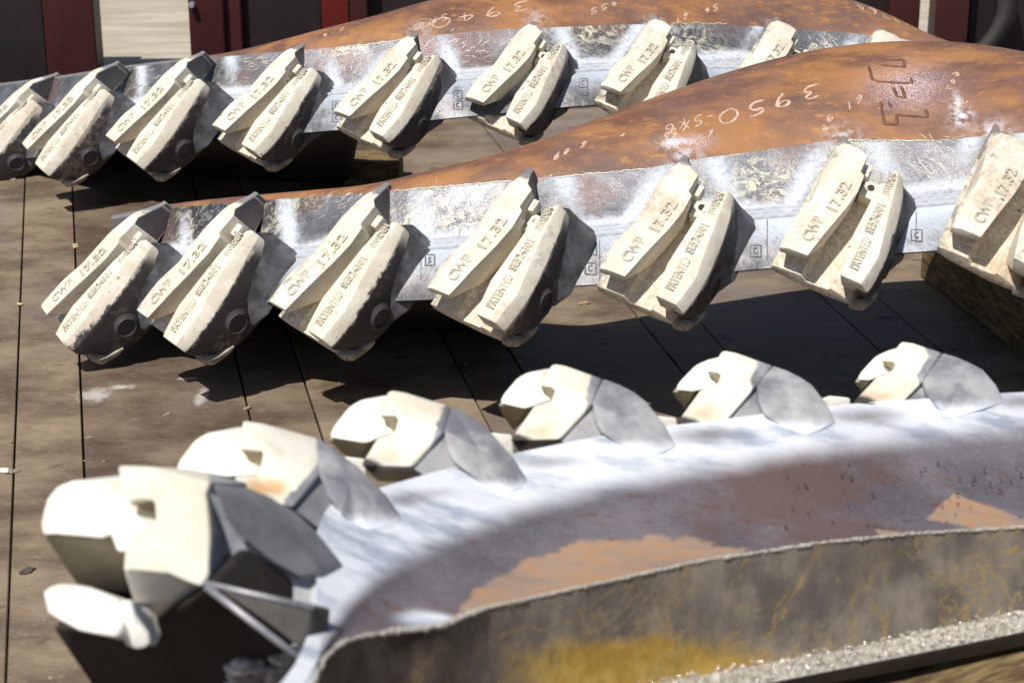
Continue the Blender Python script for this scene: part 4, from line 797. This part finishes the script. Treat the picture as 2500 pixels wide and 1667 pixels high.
# ---------------------------------------------------------------- floor of steel plates
gr=link('ground',mesh('ground',[(-60,-20,-.02),(60,-20,-.02),(60,140,-.02),(-60,140,-.02)],[(0,1,2,3)]),simple('dark_joint_dirt',(.035,.028,.022),(.09,.07,.05),30,.9)); tag(gr,kind='structure')
fl=bpy.data.objects.new('floor',None); COL.objects.link(fl); fl['kind']='structure'
VP=(110*K,-944*K)
def seam(x0,y):   # seam through pixel x0 at row y0=1000*K, at another row
    return VP[0]+(x0-VP[0])*(y-VP[1])/(1000*K-VP[1])
edges=[]
for n_ in range(-7,12): edges+= [(35+550*n_)*K,(190+550*n_)*K]
Y1,Y2=700.,1400.
def gline(x0):
    a=atz(seam(x0,Y1),Y1,0); c=atz(seam(x0,Y2),Y2,0); return a[:2],(a-c)[:2]/np.linalg.norm((a-c)[:2])
D=gline(edges[14])[1]; Nn=np.array([D[1],-D[0]])
offs=[gline(e)[0]@Nn for e in edges]; fary=7.05; shared={}
for i in range(len(offs)-1):
    o0,o1=offs[i],offs[i+1]; wdt=o1-o0
    s0=-3.; cuts=[-3.]; 
    random.seed(i*3+1)
    while cuts[-1]<9.0: cuts.append(cuts[-1]+random.choice((4.4,5.2,6.)))
    for a,c in zip(cuts,cuts[1:]):
        if a>9: break
        g=.0024; zz=random.uniform(-.0025,.0015)
        pts=[D*s_+Nn*o_ for s_,o_ in ((a+g,o0+g),(a+g,o1-g),(c-g,o1-g),(c-g,o0+g))]
        cx,cy=np.mean(pts,0)
        if cy>fary+.9 or abs(cx)>5.0 or cy<-1: continue
        bm=bmesh.new(); tp=[bm.verts.new((p[0]-cx,p[1]-cy,0)) for p in pts]; bt=[bm.verts.new((p[0]-cx,p[1]-cy,-.018)) for p in pts]
        bm.faces.new(tp); bm.faces.new(bt[::-1])
        for k in range(4): bm.faces.new((tp[k],bt[k],bt[(k+1)%4],tp[(k+1)%4]))
        o=link('floor_plate',bm_mesh(bm,'floor_plate',.0015,1,60),MFL,fl); o.location=(cx,cy,zz)
random.seed(11)
# boards beyond, bright sunlight put into their pale colour
for k in range(14):
    y0=6.9+k*.62; bm=bmesh.new(); box(bm,(0,0,0),(16,.612,.02)); o=link('floor_board',bm_mesh(bm,'floor_board',.003,1),MP,fl); o.location=(0,y0+.3,.016+.0*k); o.rotation_euler=(0,0,math.radians(4.5))
# ---------------------------------------------------------------- red steel stands behind the blades
def stand(parts,label,loc):
    o=empty('steel_stand',loc,label,'steel stand','red and black steel stands behind the blades'); 
    for nm,cx,cy,sx,sy,rz,mat in parts:
        bm=bmesh.new(); box(bm,(0,0,0),(sx,sy,.75)); c=link(nm,bm_mesh(bm,nm,.004,1),mat,o); c.location=(cx-loc[0],cy-loc[1],.375+.03); c.rotation_euler=(0,0,math.radians(rz))
    bm=bmesh.new(); box(bm,(0,0,.012),(max(p[3] for p in parts)*1.6,.5,.03)); c=link('base_plate',bm_mesh(bm,'base_plate',.003,1),MBK,o); c.location=(parts[0][1]-loc[0],.06,.02)
    return o
def X(px,py,Y): r=ray(px,py); return (C0+r*(Y/r[1]))[0]
Yp=7.0
def face(x0,x1,Y,py=90): a,c=X(x0*K,py,Y),X(x1*K,py,Y); return (a+c)/2,(c-a)
def st(label,faces,Y=Yp):
    pr=[]
    for i,(nm,x0,x1,mat,dy) in enumerate(faces):
        c,wd=face(x0,x1,Y+dy); pr.append((nm,c,Y+dy+.06,wd,.12,0,mat))
    return stand(pr,label,(pr[0][1],Y,0))
st('leftmost steel stand, nearly black on its left and dark red on its right',[('black_panel',-120,103,MBK,0.),('red_post',103,219,MRED,-.03)])
S_2=st('wide steel stand with black panel between a dark red and a bright red post',[('red_post',436,516,MRED,-.03),('side_plate',516,556,simple('brownish_red_paint',(.05,.010,.012),(.07,.014,.014),4,.5),.0),('black_panel',556,740,MBK,.04),('bright_red_post',740,803,MBR,-.02),('bright_red_post',808,845,MRED,-.02),('black_panel',846,1100,MBK,.06)])
st('steel stand left of the pale gap, black panel with one dark red post',[('black_panel',1900,2040,MBK,.03),('red_post',2040,2109,MRED,-.03)])
s4=st('rightmost black and brown steel stand with a curved rib at its foot',[('red_post',2145,2222,simple('very_dark_red_paint',(.035,.008,.007),(.05,.012,.010),4,.5),-.03),('black_panel',2222,2520,MBK,.05)])
def extra(par,name,px,py,Y,r,mat):
    p=C0+ray(px,py)*(Y/ray(px,py)[1]); bm=bmesh.new(); bmesh.ops.create_cone(bm,cap_ends=True,segments=6 if name=='bolt' else 4,radius1=r,radius2=r*.8,depth=.02,matrix=Matrix.Rotation(math.pi/2,4,'X'))
    o=link(name,bm_mesh(bm,name,.001,1),mat,par); o.location=Vector(p)-Vector(par.location)
extra(S_2,'bolt',468,13,6.95,.013,MCL)
a=[];
for k in range(9):
    t=k/8; a.append((2352-40*(1-t)-60*math.sin(t*1.2)*0-110*t**2,-20+150*t))
S=[]
for px,py in a:
    c=at(px*K,py*K,7.0); S.append([c+np.array(v) for v in ((-.035,0,0),(.035,-.01,0),(.035,.03,0),(-.035,.03,0))])
ob=link('curved_rib',bm_mesh(loft(S),'curved_rib'),simple('dark_grey_brown_paint',(.012,.010,.008),(.02,.017,.014),5,.7),s4,True); ob.location=-Vector(s4.location)
# ---------------------------------------------------------------- timbers carrying the blades
def timber(label,p0,p1,wd,z0,z1,name='timber_block',grp=None):
    p0,p1=np.array(p0[:2]),np.array(p1[:2]); d=p1-p0; L=np.linalg.norm(d); a=math.atan2(d[1],d[0]); nn=max(4,int(L/.08))
    bm=bmesh.new(); R_=[]
    for i in range(nn+1):
        x=L*i/nn-L/2; jx=random.uniform(-.004,.004); R_.append([bm.verts.new((x,y+random.uniform(-.005,.005)+jx,z+random.uniform(-.005,.005)*(z>z0+.01))) for y,z in ((-wd/2,z0),(wd/2,z0),(wd/2,z1),(-wd/2,z1))])
    for u,v in zip(R_,R_[1:]):
        for k in range(4): bm.faces.new((u[k],u[(k+1)%4],v[(k+1)%4],v[k]))
    bm.faces.new(R_[0][::-1]); bm.faces.new(R_[-1])
    o=link(name,bm_mesh(bm,name,.005,2,40),MWD); o.location=((p0+p1)[0]/2,(p0+p1)[1]/2,0); o.rotation_euler=(0,0,a); return tag(o,label,'timber block',grp)
g0=atz(2237,675,0); g1=atz(2500,889,0); dd=(g1-g0)/np.linalg.norm(g1-g0); nr=np.array([-dd[1],dd[0],0])
timber('long squared brown timber lying under the right end of the middle blade',g0+nr*.11,g1+nr*.11+dd*.5,.2,.002,.13)
g2=at(2470,800,3.55); timber('splintered yellow timber on top of the long timber at the right edge of the photo',(g2+dd*-.18+nr*.02+np.array([.04,.06,0])),(g2+dd*.5+nr*.02+np.array([.04,.06,0])),.16,.134,.23)
g3=atz(861+70,452,0); timber('short pale timber block in the shade below the far blade',g3+np.array([-.11,.05,0]),g3+np.array([.06,.04,0]),.12,.002,.085)
g4=at(2330,1690,2.75); timber('dark oily timber under the near blade at the bottom right corner',at(2100,1720,2.75)+np.array([0,.10,0]),at(2700,1640,2.95)+np.array([0,.15,0]),.26,.002,.16)
# props that carry the blades where nothing is seen
timber('dark squared timber carrying the near blade out of sight',(.2,2.75,0),(1.1,3.0,0),.12,.17,.26) if False else None
# ---------------------------------------------------------------- litter on the floor
bm=bmesh.new()
for i in range(420):
    u=random.uniform(0,2500); v=random.uniform(420,1667); p=atz(u,v,.002); s_=random.uniform(.0012,.0035) if random.random()<.93 else random.uniform(.005,.009)
    bmesh.ops.create_icosphere(bm,subdivisions=1,radius=s_,matrix=Matrix.Translation(tuple(p))@Matrix.Rotation(random.random()*3,4,'Z')@Matrix.Diagonal((random.uniform(.8,2.2),1,.5,1)))
tag(link('floor_grit',bm_mesh(bm,'floor_grit'),simple('grit',(.06,.05,.04),(.45,.40,.32),400,.9)),kind='stuff')
for i,(u,v,l) in enumerate(((8,1148,'pale crumpled chip on the floor at the left edge of the photo'),(66,1393,'small dark twig-like scrap on the floor plate beside the nearest adapter'),(184,600,'small tan wood chip on the floor left of the middle blade'),(48,742,'yellow crumb on the floor seam near the left edge'),(1428,740,'curled brown wood chip on the floor below the middle blade'))):
    p=atz(u,v,.004); bm=bmesh.new(); bmesh.ops.create_icosphere(bm,subdivisions=2,radius=.011 if i!=3 else .007)
    for q_ in bm.verts: q_.co=Vector((q_.co.x*1.5,q_.co.y*.8,q_.co.z*.5))*(1+.5*mnoise.noise(q_.co*160+Vector((i,0,0))))
    o=link('floor_chip',bm_mesh(bm,'floor_chip'),simple('chip_%d'%i,[(.6,.58,.55),(.07,.055,.045),(.42,.30,.16),(.5,.38,.15),(.30,.19,.11)][i],[(.7,.68,.65),(.12,.1,.08),(.5,.38,.2),(.55,.45,.2),(.4,.28,.16)][i],60,.9)); o.location=p; o.rotation_euler=(0,0,i*.9); tag(o,l,'scrap')
